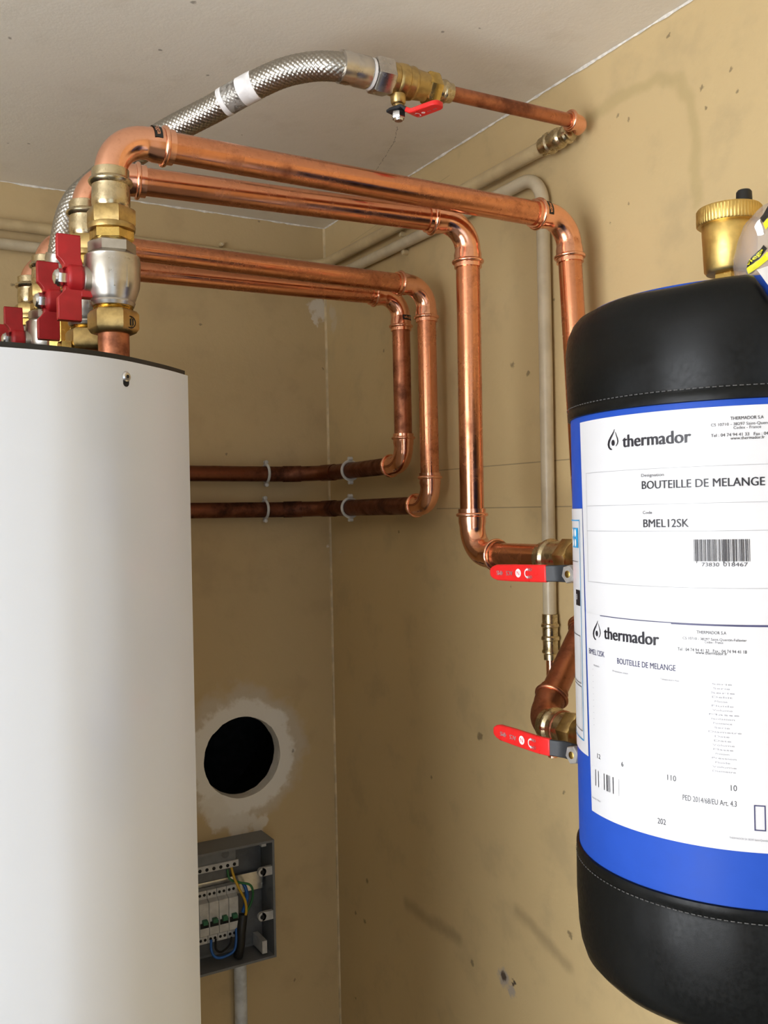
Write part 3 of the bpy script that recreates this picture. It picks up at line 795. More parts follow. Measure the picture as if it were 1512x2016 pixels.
cpn = thing('copper_pipe', (.77, HY, HZ2), 'thin tarnished copper pipe from the ceiling valve to the right wall', 'pipe')
TR_ = .0080; EP = V((.782, HY - .003, HZ2 + .001))
el, Lt = elbow(EP, (1, 0, 0), (0, 1, -.02), cpn, Rb=.013, Ls=.013, r=TR_, sockets=(1, 0))
tube((.583, HY, HZ2), EP - V((Lt - .006, 0, 0)), cpn, TR_, 'copper_old')
yy = EP.y + .022
obj('coupling', MB().lathe((EP.x, yy, HZ2), (0, 1, 0), [(0, .0085), (.001, .0098), (.004, .0100), (.006, .0122), (.009, .0122), (.0105, .0100), (.016, .0100), (.018, .0118), (.0225, .0132), (.028, .0132), (.031, .0118), (.037, .0118),
    (.039, .0138), (.043, .0138), (.045, .0120), (.054, .0120), (.0545, .0095)], 36), M['bronze'], cpn, label='ribbed bronze coupling')

# ------------------------------------------------------------------ painted pipes on the walls
e = thing('painted_pipe', (.79, 1.3, 2.087), 'tan painted pipe along both walls just below the ceiling, joined to the thin copper pipe', 'pipe')
pa = .785; za = 2.087; ra = .0095
pts, T = arc((pa, YB - .016, za + .004), (0, 1, 0), (-1, 0, 0), .035, 10)
obj('tube', MB().sweep([V((pa, yy + .045, za)), V((pa, 1.2, za))] + pts + [V((.3, YB - .015, za + .008)), V((-.7, YB - .015, za + .012))], ra, 24), M['pipe_paint'], e)
e = thing('painted_pipe', (.79, .952, 1.48), 'tan painted pipe turning down the right wall to a bronze coupling', 'pipe')
zb = 2.058; pb = .790; rb = .0088
p1, T1 = arc((pb, .952, zb), (0, 0, 1), (0, 1, 0), .040, 10)
p2, T2 = arc((pb, YB - .014, zb + .003), (0, 1, 0), (-1, 0, 0), .035, 10)
lowz = 1.482
obj('tube', MB().sweep([V((pb, .955, lowz)), V((pb, .9525, 1.8))] + p1 + [V((pb, 1.2, zb - .001))] + p2 + [V((.3, YB - .013, zb + .006)), V((-.7, YB - .013, zb + .009))], rb, 24), M['pipe_pale'], e)
obj('coupling', MB().lathe((pb, .955, lowz + .004), (0, 0, -1), [(0, .0092), (.0006, .0102), (.012, .0102), (.0135, .0118), (.0165, .0120), (.018, .0102), (.028, .0100), (.030, .0118), (.0335, .0120), (.035, .0100), (.046, .0098), (.048, .0112),
    (.0505, .0112), (.052, .0092), (.0595, .0090), (.060, .007)], 30), M['bronze'], e, label='ribbed bronze coupling')
obj('copper_tail', MB().sweep([V((pb, .955, lowz - .05)), V((pb, .955, 1.30))], .0062, 18), M['copper_fit'], e, label='thin copper tail pipe')
obj('tail_cap', MB().lathe((pb, .955, 1.310), (0, 0, -1), [(0, .0064), (.001, .0085), (.006, .0085), (.008, .006)], 18), M['copper_fit'], e)
# small brackets on those pipes
def bracket(c, wd, label, scale=1.0):
    c = V(c); wd = V(wd)
    e = thing('pipe_bracket', c, label, 'bracket', 'painted pipe brackets')
    obj('lug', MB().lathe(c, wd, [(0, .0042 * scale), (.001, .005 * scale), (.010, .005 * scale), (.011, .004 * scale)], 14), M['pipe_paint'], e)
    obj('screw', MB().lathe(c - wd * .0006, wd, [(0, .0012), (.0008, .0024)], 12), M['pipe_pale'], e)
q = RW(802, 497); bracket((XR - .0095, q.y, q.z), (1, 0, 0), 'small painted pipe bracket under the pipes on the right wall')
q = RW(797, 462); bracket((XR - .0095, q.y, q.z), (1, 0, 0), 'small painted bracket between the two pipes on the right wall', .9)
q = BW(434, 483); bracket((q.x, YB - .0095, q.z), (0, 1, 0), 'small painted bracket above the pipe on the back wall', .8)

# ------------------------------------------------------------------ insulated mixing tank
TX, TY, TR = .627, .522, .130
def tpt(phi, z, r): return V((TX + cos(phi) * r, TY + sin(phi) * r, z))
def tp(px, py): return cylhit(px, py, TX, TY, TR)
tank = thing('mixing_tank', (TX, TY, 1.235), 'blue insulated cylindrical mixing tank with black leatherette ends and white label', 'tank')
obj('jacket', MB().lathe((TX, TY, 0), (0, 0, 1), [(1.33, TR), (1.71, TR)], 128), M['blue'], tank)
def notch(ph):
    d = (degrees(ph) % 360)
    def ss(a, b, x): x = max(0, min(1, (x - a) / (b - a))); return x * x * (3 - 2 * x)
    return ss(226, 236, d) * (1 - ss(262, 275, d))
mb = MB(); vs = []; fs = []; SEGT = 160
prof = [(1.6935, .1306), (1.694, .1322), (1.6965, .1324), (1.7005, .1322), (1.7025, .1312), (1.705, .1322), (1.730, .1328), (1.750, .1324), (1.762, .1308), (1.7705, .1272), (1.7762, .1225), (1.7790, .1170), (1.7796, .1110), (1.7785, .1060)]
for j, (z, r) in enumerate(prof):
    for i in range(SEGT):
        ph = 2 * pi * i / SEGT; k = max(0, (z - 1.735) / .046)
        wob = .0012 * noise.noise(V((cos(ph) * 3, sin(ph) * 3, z * 22))) * (1 if j > 3 else 0)
        zz = z - notch(ph) * .030 * k + k * .0025 * noise.noise(V((cos(ph) * 2.2, sin(ph) * 2.2, 5)))
        vs.append(tpt(ph, zz, r + wob))
for j in range(len(prof) - 1):
    for i in range(SEGT): fs.append((j * SEGT + i, j * SEGT + (i + 1) % SEGT, (j + 1) * SEGT + (i + 1) % SEGT, (j + 1) * SEGT + i))
topc = obj('top_cap', mb.add(vs, fs), M['leather'], tank, label='black leatherette top cap', angle=60)
obj('top_disc', MB().lathe((TX, TY, 0), (0, 0, 1), [(1.74, .118), (1.774, .118), (1.7808, .113), (1.7820, .10), (1.7820, .03)], 64), M['blue'], tank)
mb = MB(); vs = []; fs = []
prof = [(1.3455, .1305), (1.3450, .1322), (1.3425, .1325), (1.3385, .1323), (1.3365, .1314), (1.334, .1322), (1.305, .1326), (1.280, .1322), (1.268, .1306), (1.257, .1270), (1.2495, .1205), (1.2455, .112), (1.2445, .095)]
for j, (z, r) in enumerate(prof):
    for i in range(SEGT):
        ph = 2 * pi * i / SEGT
        vs.append(tpt(ph, z, r + (.0014 * noise.noise(V((cos(ph) * 3, sin(ph) * 3, z * 20))) if j > 4 else 0)))
for j in range(len(prof) - 1):
    for i in range(SEGT): fs.append((j * SEGT + (i + 1) % SEGT, j * SEGT + i, (j + 1) * SEGT + i, (j + 1) * SEGT + (i + 1) % SEGT))
botc = obj('bottom_cap', mb.add(vs, fs), M['leather'], tank, label='black leatherette bottom cap', angle=60)
obj('bottom_disc', MB().lathe((TX, TY, 0), (0, 0, 1), [(1.235, .05), (1.247, .098), (1.26, .11)], 64), M['blue'], tank)
for cap_, zc, rc in ((topc, 1.7026, .1322), (botc, 1.3365, .1322)):
    m = MB(); ns = 190
    for i in range(ns):
        a0 = 2 * pi * i / ns; a1 = a0 + 2 * pi / ns * .62
        P_ = [tpt(a, zc + dz, rc + .0004) for a in (a0, a1) for dz in (-.00035, .00035)] + [tpt((a0 + a1) / 2, zc, rc + .0009)]
        m.add(P_, [(0, 2, 4), (2, 3, 4), (3, 1, 4), (1, 0, 4)])
    obj('stitching', m, M['stitch'], cap_, kind='stuff')
obj('hanger_bracket', MB().box((TX + .10, TY - .03, 1.36), (XR, TY + .03, 1.40)).box((TX + .10, TY - .03, 1.64), (XR, TY + .03, 1.68)), M['black_steel'], tank, smooth=False)
# curved sheets on the jacket
def sheet(name, ph0, ph1, z0, z1, off, mat, parent, label=None, skew=0.0, kind=None):
    m = MB(); vs = []; fs = []; n = 48
    for i in range(n + 1):
        for (z, sk) in ((z0, skew), (z1, 0)):
            ph = ph0 + (ph1 - ph0) * i / n + sk; vs.append(tpt(ph, z, TR + off))
    for i in range(n): fs.append((i * 2, i * 2 + 2, i * 2 + 3, i * 2 + 1))
    return obj(name, m.add(vs, fs), mat if not isinstance(mat, str) else M[mat], parent, label=label)
d2r = radians
lab = sheet('label_sheet', d2r(158.9), d2r(275), 1.5385, 1.6890, .0005, 'paper', tank, 'white upper product label', d2r(1.8))
lab2 = sheet('label_sheet', d2r(160.8), d2r(275), 1.3845, 1.5395, .0007, 'paper', tank, 'white lower product label', d2r(1.6))
side = sheet('side_sticker', d2r(100), d2r(159.2), 1.4255, 1.6210, .0005, 'paper', tank, 'narrow white sticker with blue border', d2r(1.0))
IO = .0010
class Print:
    def __init__(s): s.m = MB(); s.lines = []
    def text(s, txt, px, py, px2=None, cap_px=None, bold=0.0, cap=None, ph=None, z=None, width=None):
        if ph is None: ph, z = tp(px, py)
        vs, fs = text2d(txt, bold); x0 = min(v[0] for v in vs); x1 = max(v[0] for v in vs)
        if cap is None:
            cap = abs(tp(px, py - cap_px)[1] - z)
        ky = cap / .70
        if px2 is not None: kx = (tp(px2, py)[0] - ph) * TR / (x1 - x0)
        elif width is not None: kx = width / (x1 - x0)
        else: kx = ky
        m_ = s.m if s.joined else MB()
        m_.add([tpt(ph + (v[0] - x0) * kx / TR, z + v[1] * ky, TR + IO) for v in vs], fs)
        if not s.joined: s.lines.append(m_)
        return s
    joined = False
    def rect(s, ph0, ph1, z0, z1, n=1):
        n = max(1, int(abs(ph1 - ph0) / d2r(2.5)))
        vs = []; fs = []
        for i in range(n + 1):
            ph = ph0 + (ph1 - ph0) * i / n; vs += [tpt(ph, z0, TR + IO), tpt(ph, z1, TR + IO)]
        for i in range(n): fs.append((i * 2, i * 2 + 2, i * 2 + 3, i * 2 + 1))
        s.m.add(vs, fs); return s
    def frame(s, ph0, ph1, z0, z1, w_):
        wa = w_ / TR
        s.rect(ph0, ph1, z0, z0 + w_); s.rect(ph0, ph1, z1 - w_, z1); s.rect(ph0, ph0 + wa, z0, z1); s.rect(ph1 - wa, ph1, z0, z1); return s
    def curve(s, pts, wid):
        """pts: (u metres, z) polyline with widths"""
        vs = []; fs = []; n = len(pts)
        for i in range(n):
            a = V(pts[max(i - 1, 0)]); b = V(pts[min(i + 1, n - 1)]); t_ = (b - a).normalized(); nn_ = V((-t_.y, t_.x)) * (wid[i] / 2)
            for s_ in (-1, 1):
                q = V(pts[i]) + nn_ * s_; vs.append(tpt(q.x / TR, q.y, TR + IO))
        for i in range(n - 1): fs.append((i * 2, i * 2 + 2, i * 2 + 3, i * 2 + 1))
        s.m.add(vs, fs); return s
    def drop(s, ph, z, h):
        """water-drop emblem with a dot: open line drawing"""
        u = ph * TR; w_ = h * .74; kk = h / .015
        lp = [(.66, 1.0), (.58, .88), (.44, .74), (.26, .58), (.11, .42), (.05, .27), (.10, .13), (.22, .04), (.38, .0)]
        s.curve([(u + w_ * a, z + h * b) for a, b in lp], [q * kk for q in (.0003, .0008, .0012, .0016, .0019, .0019, .0016, .0013, .0008)])
        rp = [(.72, .86), (.80, .70), (.90, .53), (.94, .38), (.88, .25), (.74, .15)]
        s.curve([(u + w_ * a, z + h * b) for a, b in rp], [q * kk for q in (.0003, .0006, .0009, .0010, .0008, .0004)])
        vs = [tpt((u + w_ * .50 + cos(a) * w_ * .15) / TR, z + h * .33 + sin(a) * h * .15, TR + IO) for a in [2 * pi * i / 16 for i in range(16)]]
        s.m.add(vs, [tuple(range(16))]); return s
    def done(s, name, mat, parent, kind=None):
        for m_ in s.lines: obj('printed_text', m_, M[mat], parent, smooth=False)
        if s.m.v: return obj(name, s.m, M[mat], parent, smooth=False, kind=kind)
# upper label print
P = Print()
ph, z = tp(1199, 886); P.drop(ph, z, .0150)
P.text('thermador', 1227, 881, 1362, None, .026, cap=.0092)
P.text('BOUTEILLE DE MELANGE', 1265, 963, 1506, None, .014, cap=.0058)
P.text('BMEL12SK', 1268, 1038, 1357, None, .010, cap=.0058)
P.done('drop_emblem', 'ink', lab)
P = Print()
P.text('Designation', 1264, 939, 1308, None, 0, cap=.0022)
P.text('Code', 1267, 1012, 1285, None, 0, cap=.0022)
P.text('THERMADOR S.A', 1438, 827, 1503, None, .01, cap=.0022)
P.text('CS 10710 - 38297 Saint-Quentin-Fallavier', 1400, 840, None, None, 0, cap=.0020, width=.050)
P.text('Cedex - France', 1444, 845, 1498, None, 0, cap=.0020)
P.text('Tel : 04 74 94 41 33   Fax : 04 74 94 41 18', 1400, 861, None, None, .006, cap=.0022, width=.052)
P.text('www.thermador.fr', 1438, 866, 1505, None, .006, cap=.0021)
P.text('73830', 1382, 1115, 1416, None, 0, cap=.0027)
P.text('018467', 1424, 1115, 1472, None, 0, cap=.0027)
P.done('printed_text', 'ink_soft', lab)
P = Print()
a0, zz0 = tp(1367, 1108); a1, _q = tp(1478, 1108)
rnd = random.Random(3); a = a0; zt = 1.5978
while a < a1:
    wv = d2r(rnd.choice((.11, .11, .22, .33, .16))); P.rect(a, min(a + wv, a1), zt - (.0165 if rnd.random() < .1 else .0152), zt); a += wv + d2r(rnd.choice((.12, .22, .3, .16)))
P.done('barcode', 'ink', lab)
P = Print()
for zz in (1.6483, 1.6228, 1.6035, 1.5640): P.rect(d2r(163.5), d2r(275), zz, zz + .00022)
P.rect(d2r(163.5), d2r(163.6), 1.5640, 1.6483)
P.done('printed_rule', 'ink_faint', lab)
# lower label print
P = Print(); ph, z = tp(1170, 1258); P.drop(ph, z, .0150)
P.text('thermador', 1191, 1257, 1299, None, .030, cap=.0092)
P.done('drop_emblem', 'ink', lab2)
P = Print(); P.rect(d2r(171), d2r(200), 1.5387, 1.5393).rect(d2r(200), d2r(275), 1.5380, 1.5393); P.done('top_rule', 'ink_violet', lab2)
P = Print()
a, zt = tp(1484, 1584); b, zb_ = tp(1508, 1636); P.frame(a, b, zb_, zt, .0008)
P.text('BMEL12SK', 1162, 1286, 1192, None, 0, cap=.0042)
P.text('BOUTEILLE DE MELANGE', 1217, 1306, 1331, None, .004, cap=.0042)
P.done('printed_frame', 'ink_violet', lab2)
P = Print()
P.text('THERMADOR S.A', 1372, 1247, 1430, None, .006, cap=.0022)
P.text('CS 10710 - 38297 Saint-Quentin-Fallavier', 1345, 1258, 1470, None, 0, cap=.0018)
P.text('Cedex - France', 1388, 1266, 1424, None, 0, cap=.0018)
P.text('Tel : 04 74 94 41 33   Fax : 04 74 94 41 18', 1335, 1280, 1470, None, .006, cap=.0022)
P.text('www.thermador.fr', 1370, 1287, 1432, None, .006, cap=.0022)
P.text('110', 1315, 1535, 1332, None, 0, cap=.0040)
P.text('10', 1439, 1556, 1451, None, 0, cap=.0040)
P.text('PED 2014/68/EU Art. 4.3', 1345, 1574, 1450, None, 0, cap=.0038)
P.text('202', 1296, 1620, 1312, None, 0, cap=.0040)
P.text('12', 1178, 1492, 1184, None, 0, cap=.0036)
P.text('6', 1225, 1508, 1229, None, 0, cap=.0036)
P.done('printed_text', 'ink_soft', lab2)
P = Print(); zt = 1.4186
for (x0_, x1_) in ((1174.5, 1175.5), (1180, 1181), (1191, 1192.2), (1196, 1198), (1199.3, 1200.2), (1202, 1202.8), (1208.2, 1209.6), (1220, 1220.3)):
    a = tp(x0_, 1540)[0]; b = tp(x1_, 1540)[0]; P.rect(a, b, zt - .0125, zt)
P.done('barcode', 'ink', lab2)
# fine print table; overexposure is painted in by the pale ink
P = Print(); P.joined = True; rnd = random.Random(5)
words = ['Pression', 'Temperature', 'Volume', 'Fluide', 'Diametre', 'Raccords', 'Isolation', 'Masse', 'Debit', 'Puissance', 'Epreuve', 'Serie', 'Date']
for i in range(21):
    z = 1.4975 - i * .0030
    wd_ = rnd.uniform(.008, .016) * (2.2 if i in (7, 11) else 1)
    P.text(rnd.choice(words), 0, 0, ph=d2r(214) - wd_ / TR * .35, z=z, cap=.0013, width=wd_)
for i in range(10): P.text('-', 0, 0, ph=d2r(165.5), z=1.4955 - i * .0048, cap=.0026)
for px, py, tx, ph2 in ((1171, 1311, 'Modele', 1182), (1208, 1322, 'Pression max', 1238), (1301, 1338, 'Temperature max', 1338), (1436, 1650, 'THERMADOR SA 38297 Saint-Quentin', 1512), (1168, 1570, 'Serie No', 1184)):
    P.text(tx, px, py, ph2, None, 0, cap=.0014)
P.done('fine_print', 'ink_faint', lab2, kind='stuff')
# side sticker print
P = Print(); bl = d2r(156.6)
P.frame(d2r(104), bl, 1.4355, 1.6120, .0009)
P.done('border_print', 'cyan', side)
P = Print(); P.rect(d2r(146), d2r(154.6), 1.5895, 1.6055); P.done('symbol_print', 'cyan', side)
P = Print()
for zc in (1.6015, 1.5935):
    for pc_ in (147.2, 151.2):
        P.m.add([tpt(d2r(pc_) + cos(a) * .0030 / TR, zc + sin(a) * .0032, TR + IO + .0002) for a in [2 * pi * i / 14 for i in range(14)]], [tuple(range(14))])
P.done('symbol_print', 'white_print', side)
P = Print(); P.rect(d2r(150.0), d2r(155.4), 1.5430, 1.5555); P.done('dark_print', 'ink', side)
P = Print(); P.text('8', 0, 0, ph=d2r(150.6), z=1.5475, cap=.0046); P.done('printed_text', 'white_print', side)
Print().frame(d2r(110), d2r(154.8), 1.4805, 1.5190, .0005).done('border_print', 'ink_soft', side)
Print().frame(d2r(110), d2r(155.2), 1.4425, 1.4785, .0005).done('border_print', 'ink_soft', side)
Print().rect(d2r(110), d2r(154), 1.5780, 1.5784).done('printed_rule', 'ink_soft', side)

# ------------------------------------------------------------------ air vent on the tank
av = thing('air_vent', (TX, TY, 1.787), 'satin brass automatic air vent with ribbed lid and black cap, on the tank', 'air vent')
za_ = lambda py: onp(1437, py, 1, TY).z
VZ = .0035; ax0 = (TX, TY, VZ); Zv = (0, 0, 1)
obj('neck', MB().lathe(ax0, Zv, [(1.778, .010), (1.800, .010)], 30).hexa((TX, TY, 1.7985 + VZ), Zv, .0075, .0135, .2), M['brass'], av)
obj('body', MB().lathe(ax0, Zv, [(1.8055, .012), (1.8062, .0185), (1.8085, .0203), (1.830, .0212), (1.8455, .0218), (1.848, .0205)], 56), M['brass_satin'], av)
vl = MB().lathe(ax0, Zv, [(1.8450, .0200), (1.8453, .0246), (1.8462, .0256), (1.8575, .0256), (1.8590, .0244), (1.8598, .020), (1.8600, .0005)], 180,
    mod=lambda i, h: (1 if (i % 3) else .972) if 1.8455 < h < 1.8580 else 1)
obj('ribbed_lid', vl, M['brass_satin'], av, label='ribbed brass lid')
cvx = onp(1465, 395, 1, TY)
obj('black_cap', MB().lathe((cvx.x, TY, VZ), Zv, [(1.8595, .0066), (1.8640, .0066), (1.8752, .0062), (1.8768, .0050), (1.8770, .0005)], 28), M['black'], av, label='black plastic cap')

# ------------------------------------------------------------------ tank valves
def tank_valve(z, tilt, label, hz_):
    y0 = TY + .10; x = .630
    e = thing('lever_valve', (x, .69, z), label, 'valve', 'brass lever valves on the tank')
    Y = (0, 1, 0)
    obj('body', MB().lathe((x, y0, z), Y, [(.0305, .0195), (.034, .0205), (.042, .0188), (.050, .0205), (.064, .0225), (.078, .0205), (.086, .0182), (.095, .0182), (.0955, .0165)], 40), M['brass_cast'], e)
    obj('union_hexagon', MB().hexa((x, y0 + .094, z), Y, .018, .0215, .2), M['brass_cast'], e)
    obj('press_socket', MB().lathe((x, y0 + .110, z), Y, [(0, .0150), (.001, .0176), (.006, .0180), (.020, .0172), (.0215, .0176), (.0235, .0196), (.0258, .0202), (.028, .0194), (.030, .0168), (.0375, .0166), (.038, .0148)], 40), M['bronze'], e, label='pale bronze press socket')
    hx = x - .021; hy = .674
    obj('stem', MB().lathe((hx, hy, hz_), (-1, 0, 0), [(0, .010), (.010, .009), (.012, .006), (.026, .0058), (.0265, .0034), (.0300, .0034), (.0304, .0026)], 24), M['brass'], e)
    d = V((0, cos(tilt), sin(tilt)))
    lever(e, (x - .042, hy, hz_), d, (-1, 0, 0), .118, .0085, back=.012, hop=.009)
    obj('lever_nut', MB().hexa((x - .0445, hy, hz_), (-1, 0, 0), .006, .0090, .25), M['zinc'], e, label='zinc nut')
    return e
tank_valve(1.571, radians(-1.5), 'brass valve with red lever on the upper tank outlet', 1.5605)
tank_valve(1.397, radians(0.5), 'brass valve with red lever on the lower tank outlet', 1.3925)

# ------------------------------------------------------------------ plastic bag on the tank
bc = dep(1562, 515, .69); br = V((.041, .041, .049))
bag = thing('plastic_bag', (bc.x, bc.y, 1.7835), 'clear plastic bag with yellow and black printed strips on top of tank', 'bag')
vs = []; fs = []; NU, NV_ = 40, 24
def bagpt(th_, ph_, off=0.0):
    d = V((cos(ph_) * cos(th_), sin(ph_) * cos(th_), sin(th_)))
    k = 1 + .05 * noise.noise(d * 2.1) + .05 * noise.noise(d * 6.0) + .025 * noise.noise(d * 15)
    q = bc + V((d.x * br.x, d.y * br.y, d.z * br.z)) * k + d * off
    q.z = max(q.z, 1.7835 + .0015 * (1 + noise.noise(d * 9)))
    return q
for j in range(NV_ + 1):
    for i in range(NU): vs.append(bagpt(-pi / 2 + pi * j / NV_, 2 * pi * i / NU))
for j in range(NV_):
    for i in range(NU): fs.append((j * NU + i, j * NU + (i + 1) % NU, (j + 1) * NU + (i + 1) % NU, (j + 1) * NU + i))
obj('film', MB().add(vs, fs), M['film'], bag, label='clear crumpled film', angle=25)
def bagdir(px, py):
    """direction from the bag centre to the ellipsoid point behind a photo pixel"""
    d = ray(px, py); o = CP - bc
    D = V((d.x / br.x, d.y / br.y, d.z / br.z)); O = V((o.x / br.x, o.y / br.y, o.z / br.z))
    a = D.dot(D); b = O.dot(D); c = O.dot(O) - 1; disc = b * b - a * c
    t_ = (-b - sqrt(max(disc, 0))) / a
    q = O + D * t_; q.normalize(); return math.asin(max(-1, min(1, q.z))), atan2(q.y, q.x)
def bagpatch(name, quad, mat, off, lab_=None, n=8):
    q = [V(p) for p in quad]; m = MB(); vs = []; fs = []
    for i in range(n + 1):
        for j in range(n + 1):
            u, v = i / n, j / n
            p_ = q[0] * (1 - u) * (1 - v) + q[1] * u * (1 - v) + q[2] * u * v + q[3] * (1 - u) * v
            vs.append(bagpt(*bagdir(p_.x, p_.y), off))
    for i in range(n):
        for j in range(n): fs.append((i * (n + 1) + j, (i + 1) * (n + 1) + j, (i + 1) * (n + 1) + j + 1, i * (n + 1) + j + 1))
    return obj(name, m.add(vs, fs), M[mat], bag, label=lab_)
s1 = bagpatch('black_strip', [(1475, 529), (1512, 490), (1503, 482), (1474, 518)], 'black', .0012, 'black printed strip')
bagpatch('yellow_strip', [(1480, 538), (1518, 508), (1512, 496), (1476, 527)], 'yellow', .0014, 'yellow printed strip')
bagpatch('black_strip', [(1504, 440), (1530, 400), (1522, 394), (1497, 430)], 'black', .0012, 'black printed strip')
bagpatch('yellow_strip', [(1510, 455), (1535, 420), (1528, 408), (1504, 442)], 'yellow', .0014, 'yellow printed strip')
bagpatch('white_tag', [(1488, 448), (1494, 466), (1506, 462), (1498, 432)], 'white_print', .0012, 'white scrap seen through the film')
v2, f2 = text2d('viega', .02); x0 = min(v[0] for v in v2); x1 = max(v[0] for v in v2)
a = V((1477, 524)); b = V((1504, 492)); dr = (b - a); up = V((dr.y, -dr.x)).normalized() * -1
m = MB(); m.add([bagpt(*bagdir(*(a + dr * ((v[0] - x0) / (x1 - x0)) + V((-.76, -.64)) * (v[1] * 9))), .0018) for v in v2], f2)
obj('printed_word', m, M['yellow'], s1, smooth=False)
sl = MB(); pq = [tpt(d2r(a_), z_, r_) for a_, z_, r_ in ((227.5, 1.781, .128), (231, 1.764, .136), (243, 1.760, .137), (246, 1.795, .118))]
nrm_ = V((-.6, -.8, .1)).normalized()
sl.add(pq + [q - nrm_ * .0006 for q in pq], [(0, 1, 2, 3), (7, 6, 5, 4), (0, 4, 5, 1), (1, 5, 6, 2), (2, 6, 7, 3), (3, 7, 4, 0)])
obj('paper_insert', sl, M['white_print'], bag, label='white paper insert', smooth=False)

# ------------------------------------------------------------------ distribution box
QX1 = .648; QX0 = .40; QZ1 = 1.046; QZ0 = .838; QY0 = 1.553; QY1 = YB; wt = .004
db = thing('distribution_box', ((QX0 + QX1) / 2, YB, QZ0), 'open grey electrical distribution box with breakers on the back wall', 'electrical box')
enc = MB().box((QX0, QY1 - wt, QZ0), (QX1, QY1, QZ1)).box((QX0, QY0, QZ1 - wt), (QX1, QY1 - wt, QZ1)).box((QX0, QY0, QZ0), (QX1, QY1 - wt, QZ0 + wt)).box((QX1 - wt, QY0, QZ0 + wt), (QX1, QY1 - wt, QZ1 - wt)).box((QX0, QY0, QZ0 + wt), (QX0 + wt, QY1 - wt, QZ1 - wt))
obj('enclosure', enc, M['box_grey'], db, smooth=False)
FP = lambda px, py, y: onp(px, py, 1, y)
bxp = obj('back_plate', MB().box((QX0 + wt, QY1 - wt - .004, QZ0 + .01), (QX1 - wt - .002, QY1 - wt, QZ1 - .012)), M['box_dark'], db, smooth=False)
# mounting lugs
for py in (1716, 1804):
    c = FP(515, py, QY0 + .006)
    m = MB().box((c.x, QY0 + .002, c.z - .0075), (QX1 - wt, QY0 + .009, c.z + .0075)).lathe((c.x, QY0 + .002, c.z), (0, 1, 0), [(0, .0075), (.007, .0075)], 24)
    lg = obj('mounting_lug', m, M['box_white'], db, label='off-white mounting lug')
    obj('screw_hole', MB().lathe((c.x, QY0 + .0012, c.z), (0, 1, 0), [(0, .0040), (.002, .0040)], 18), M['hole_black'], lg)
for py, px in ((1660, 517), (1862, 519)):
    c = FP(px, py, QY0 + .01); obj('corner_post', MB().box((c.x - .004, QY0 + .006, c.z - (.012 if py > 1700 else .005)), (c.x + .005, QY1 - .01, c.z + (.010 if py > 1700 else .005))), M['box_white'], db, smooth=False)
# earth terminal strip
a = FP(396, 1714, QY0 + .012); b = FP(470, 1701, QY0 + .012); y = QY0 + .012
ts = obj('terminal_strip', MB().box((QX0 + .02, y, a.z - .006), (b.x, y + .02, a.z + .006)), M['box_white'], db, bevel=.0008, smooth=False)
m = MB(); k = 0
xx = b.x - .008
while xx > QX0 + .03:
    obj('screw_hole', MB().lathe((xx, y - .0006, a.z - .001), (0, 1, 0), [(0, .0030), (.002, .0030)], 14), M['hole_black'], ts); xx -= .0125
obj('strip_holder', MB().box((QX0 + .02, y + .004, a.z + .006), (b.x - .004, QY1 - .01, a.z + .030)), M['box_grey'], db, smooth=False)
c = FP(445, 1675, y); obj('cable_knockout', MB().lathe((c.x, y + .0035, a.z + .018), (0, 1, 0), [(0, .007), (.02, .007)], 20), M['box_dark'], db)
obj('blue_strip', MB().box((QX0 + .02, y + .008, a.z - .024), (b.x - .020, y + .02, a.z - .008)), M['box_dark'], db, smooth=False)
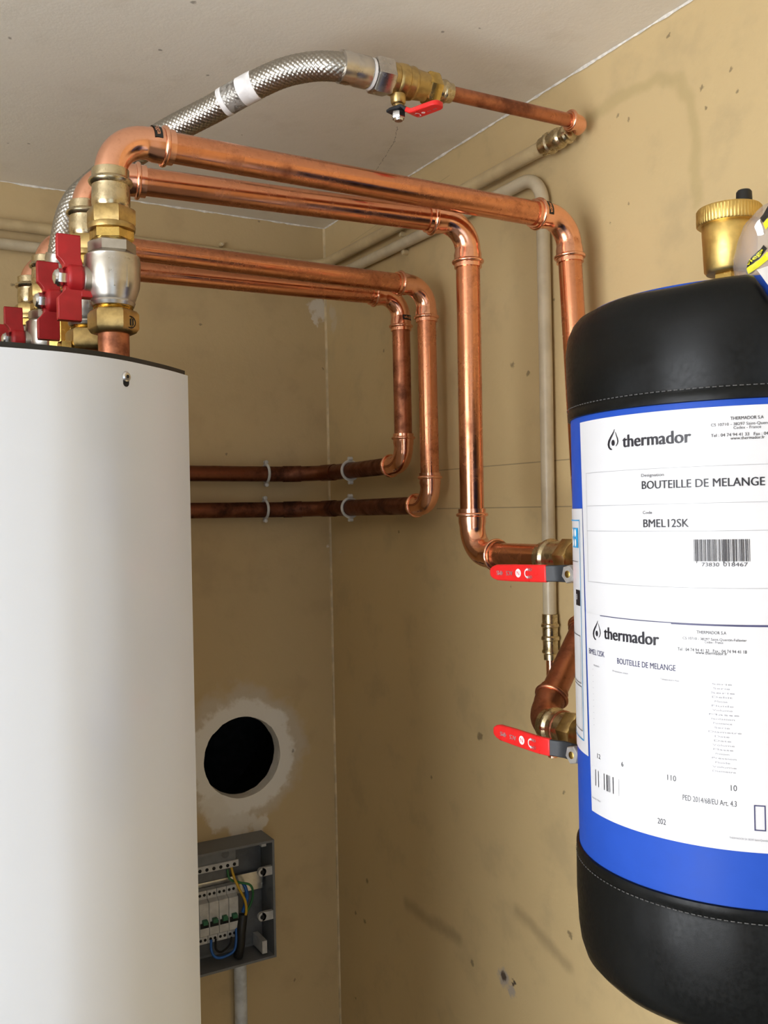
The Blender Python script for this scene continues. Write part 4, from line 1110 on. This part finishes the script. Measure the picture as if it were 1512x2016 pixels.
# din rail and breakers
rz = FP(470, 1760, QY0 + .03).z
obj('din_rail', MB().box((QX0 + .01, QY1 - .022, rz - .002), (FP(516, 1745, QY1 - .02).x, QY1 - .019, rz + .030)), M['steel'], db, smooth=False)
BW_ = .0178; br_x1 = FP(470, 1780, QY0 + .01).x
ztop = FP(460, 1746, QY0 + .012).z; zbot = FP(460, 1850, QY0 + .012).z
for i in range(5):
    x1_ = br_x1 - i * BW_; x0_ = x1_ - BW_ + .0006
    yb_ = QY1 - .024
    sh = [(yb_, ztop), (QY0 + .022, ztop), (QY0 + .022, ztop - .014), (QY0 + .012, ztop - .018), (QY0 + .012, zbot + .018), (QY0 + .022, zbot + .013), (QY0 + .022, zbot), (yb_, zbot)]
    m = MB(); n = len(sh); m.add([(x0_, a_, b_) for a_, b_ in sh] + [(x1_, a_, b_) for a_, b_ in sh], [tuple(range(n)), tuple(range(2 * n - 1, n - 1, -1))] + [((q + 1) % n, q, n + q, n + (q + 1) % n) for q in range(n)])
    bk = obj('circuit_breaker', m, M['box_white'], db, smooth=False, bevel=.0006)
    zc = (ztop + zbot) / 2
    obj('toggle', MB().box((x0_ + .0045, QY0 + .004, zc - .006), (x1_ - .0045, QY0 + .014, zc + .001)), M['green'], bk, label='dark green toggle', smooth=False)
    obj('toggle_recess', MB().box((x0_ + .001, QY0 + .0112, zc - .014), (x1_ - .001, QY0 + .0125, zc - .005)), M['hole_black'], bk, smooth=False)
    for zt in (ztop - .007, zbot + .007):
        for dx in (.0045, .0125):
            obj('terminal_hole', MB().lathe((x0_ + dx, QY0 + .0213, zt), (0, 1, 0), [(0, .0025), (.002, .0025)], 12), M['hole_black'], bk)
# wires
def wire(pxs, r, mat, label=None):
    pts = [FP(px, py, yy_) for px, py, yy_ in pxs]
    return obj('wire', MB().sweep(spline(pts, 8), r, 10), M[mat], db, label=label)
y = QY0
wire([(455, 1706, y + .016), (461, 1728, y + .008), (470, 1748, y + .003), (482, 1772, y + .003), (485, 1792, y + .006), (482, 1806, y + .010)], .0023, 'wire_yellow', 'yellow wire')
wire([(448, 1712, y + .018), (452, 1730, y + .014), (470, 1737, y + .012), (492, 1742, y + .012), (498, 1758, y + .014), (494, 1778, y + .018), (484, 1798, y + .02)], .0021, 'wire_green', 'green wire')
wire([(478, 1738, y + .02), (484, 1750, y + .016), (486, 1768, y + .016), (478, 1796, y + .016)], .0032, 'wire_blue', 'blue wire')
wire([(416, 1850, y + .016), (416, 1870, y + .010), (424, 1884, y + .008), (440, 1884, y + .006), (460, 1872, y + .006), (465, 1850, y + .010), (465, 1826, y + .014)], .0023, 'wire_blue', 'blue loop of wire')
wire([(425, 1848, y + .018), (425, 1868, y + .014), (436, 1874, y + .012), (452, 1860, y + .012), (456, 1844, y + .016)], .0018, 'hole_black')
obj('cable', MB().sweep(spline([FP(478, 1800, y + .014), FP(475, 1830, y + .012), FP(473, 1858, y + .014), FP(469, 1882, y + .02)], 8), .0085, 20), M['black'], db, label='thick black cable')
# conduit under the box
q = FP(473, 1930, YB - .012)
cd = MB().sweep([V((q.x, YB - .0125, QZ0)), V((q.x, YB - .0125, .4)), V((q.x, YB - .0125, 0))], .0115, 22)
tag(obj('conduit', cd, M['conduit']), 'pale grey plastic conduit running down the wall under the electrical box', 'conduit')
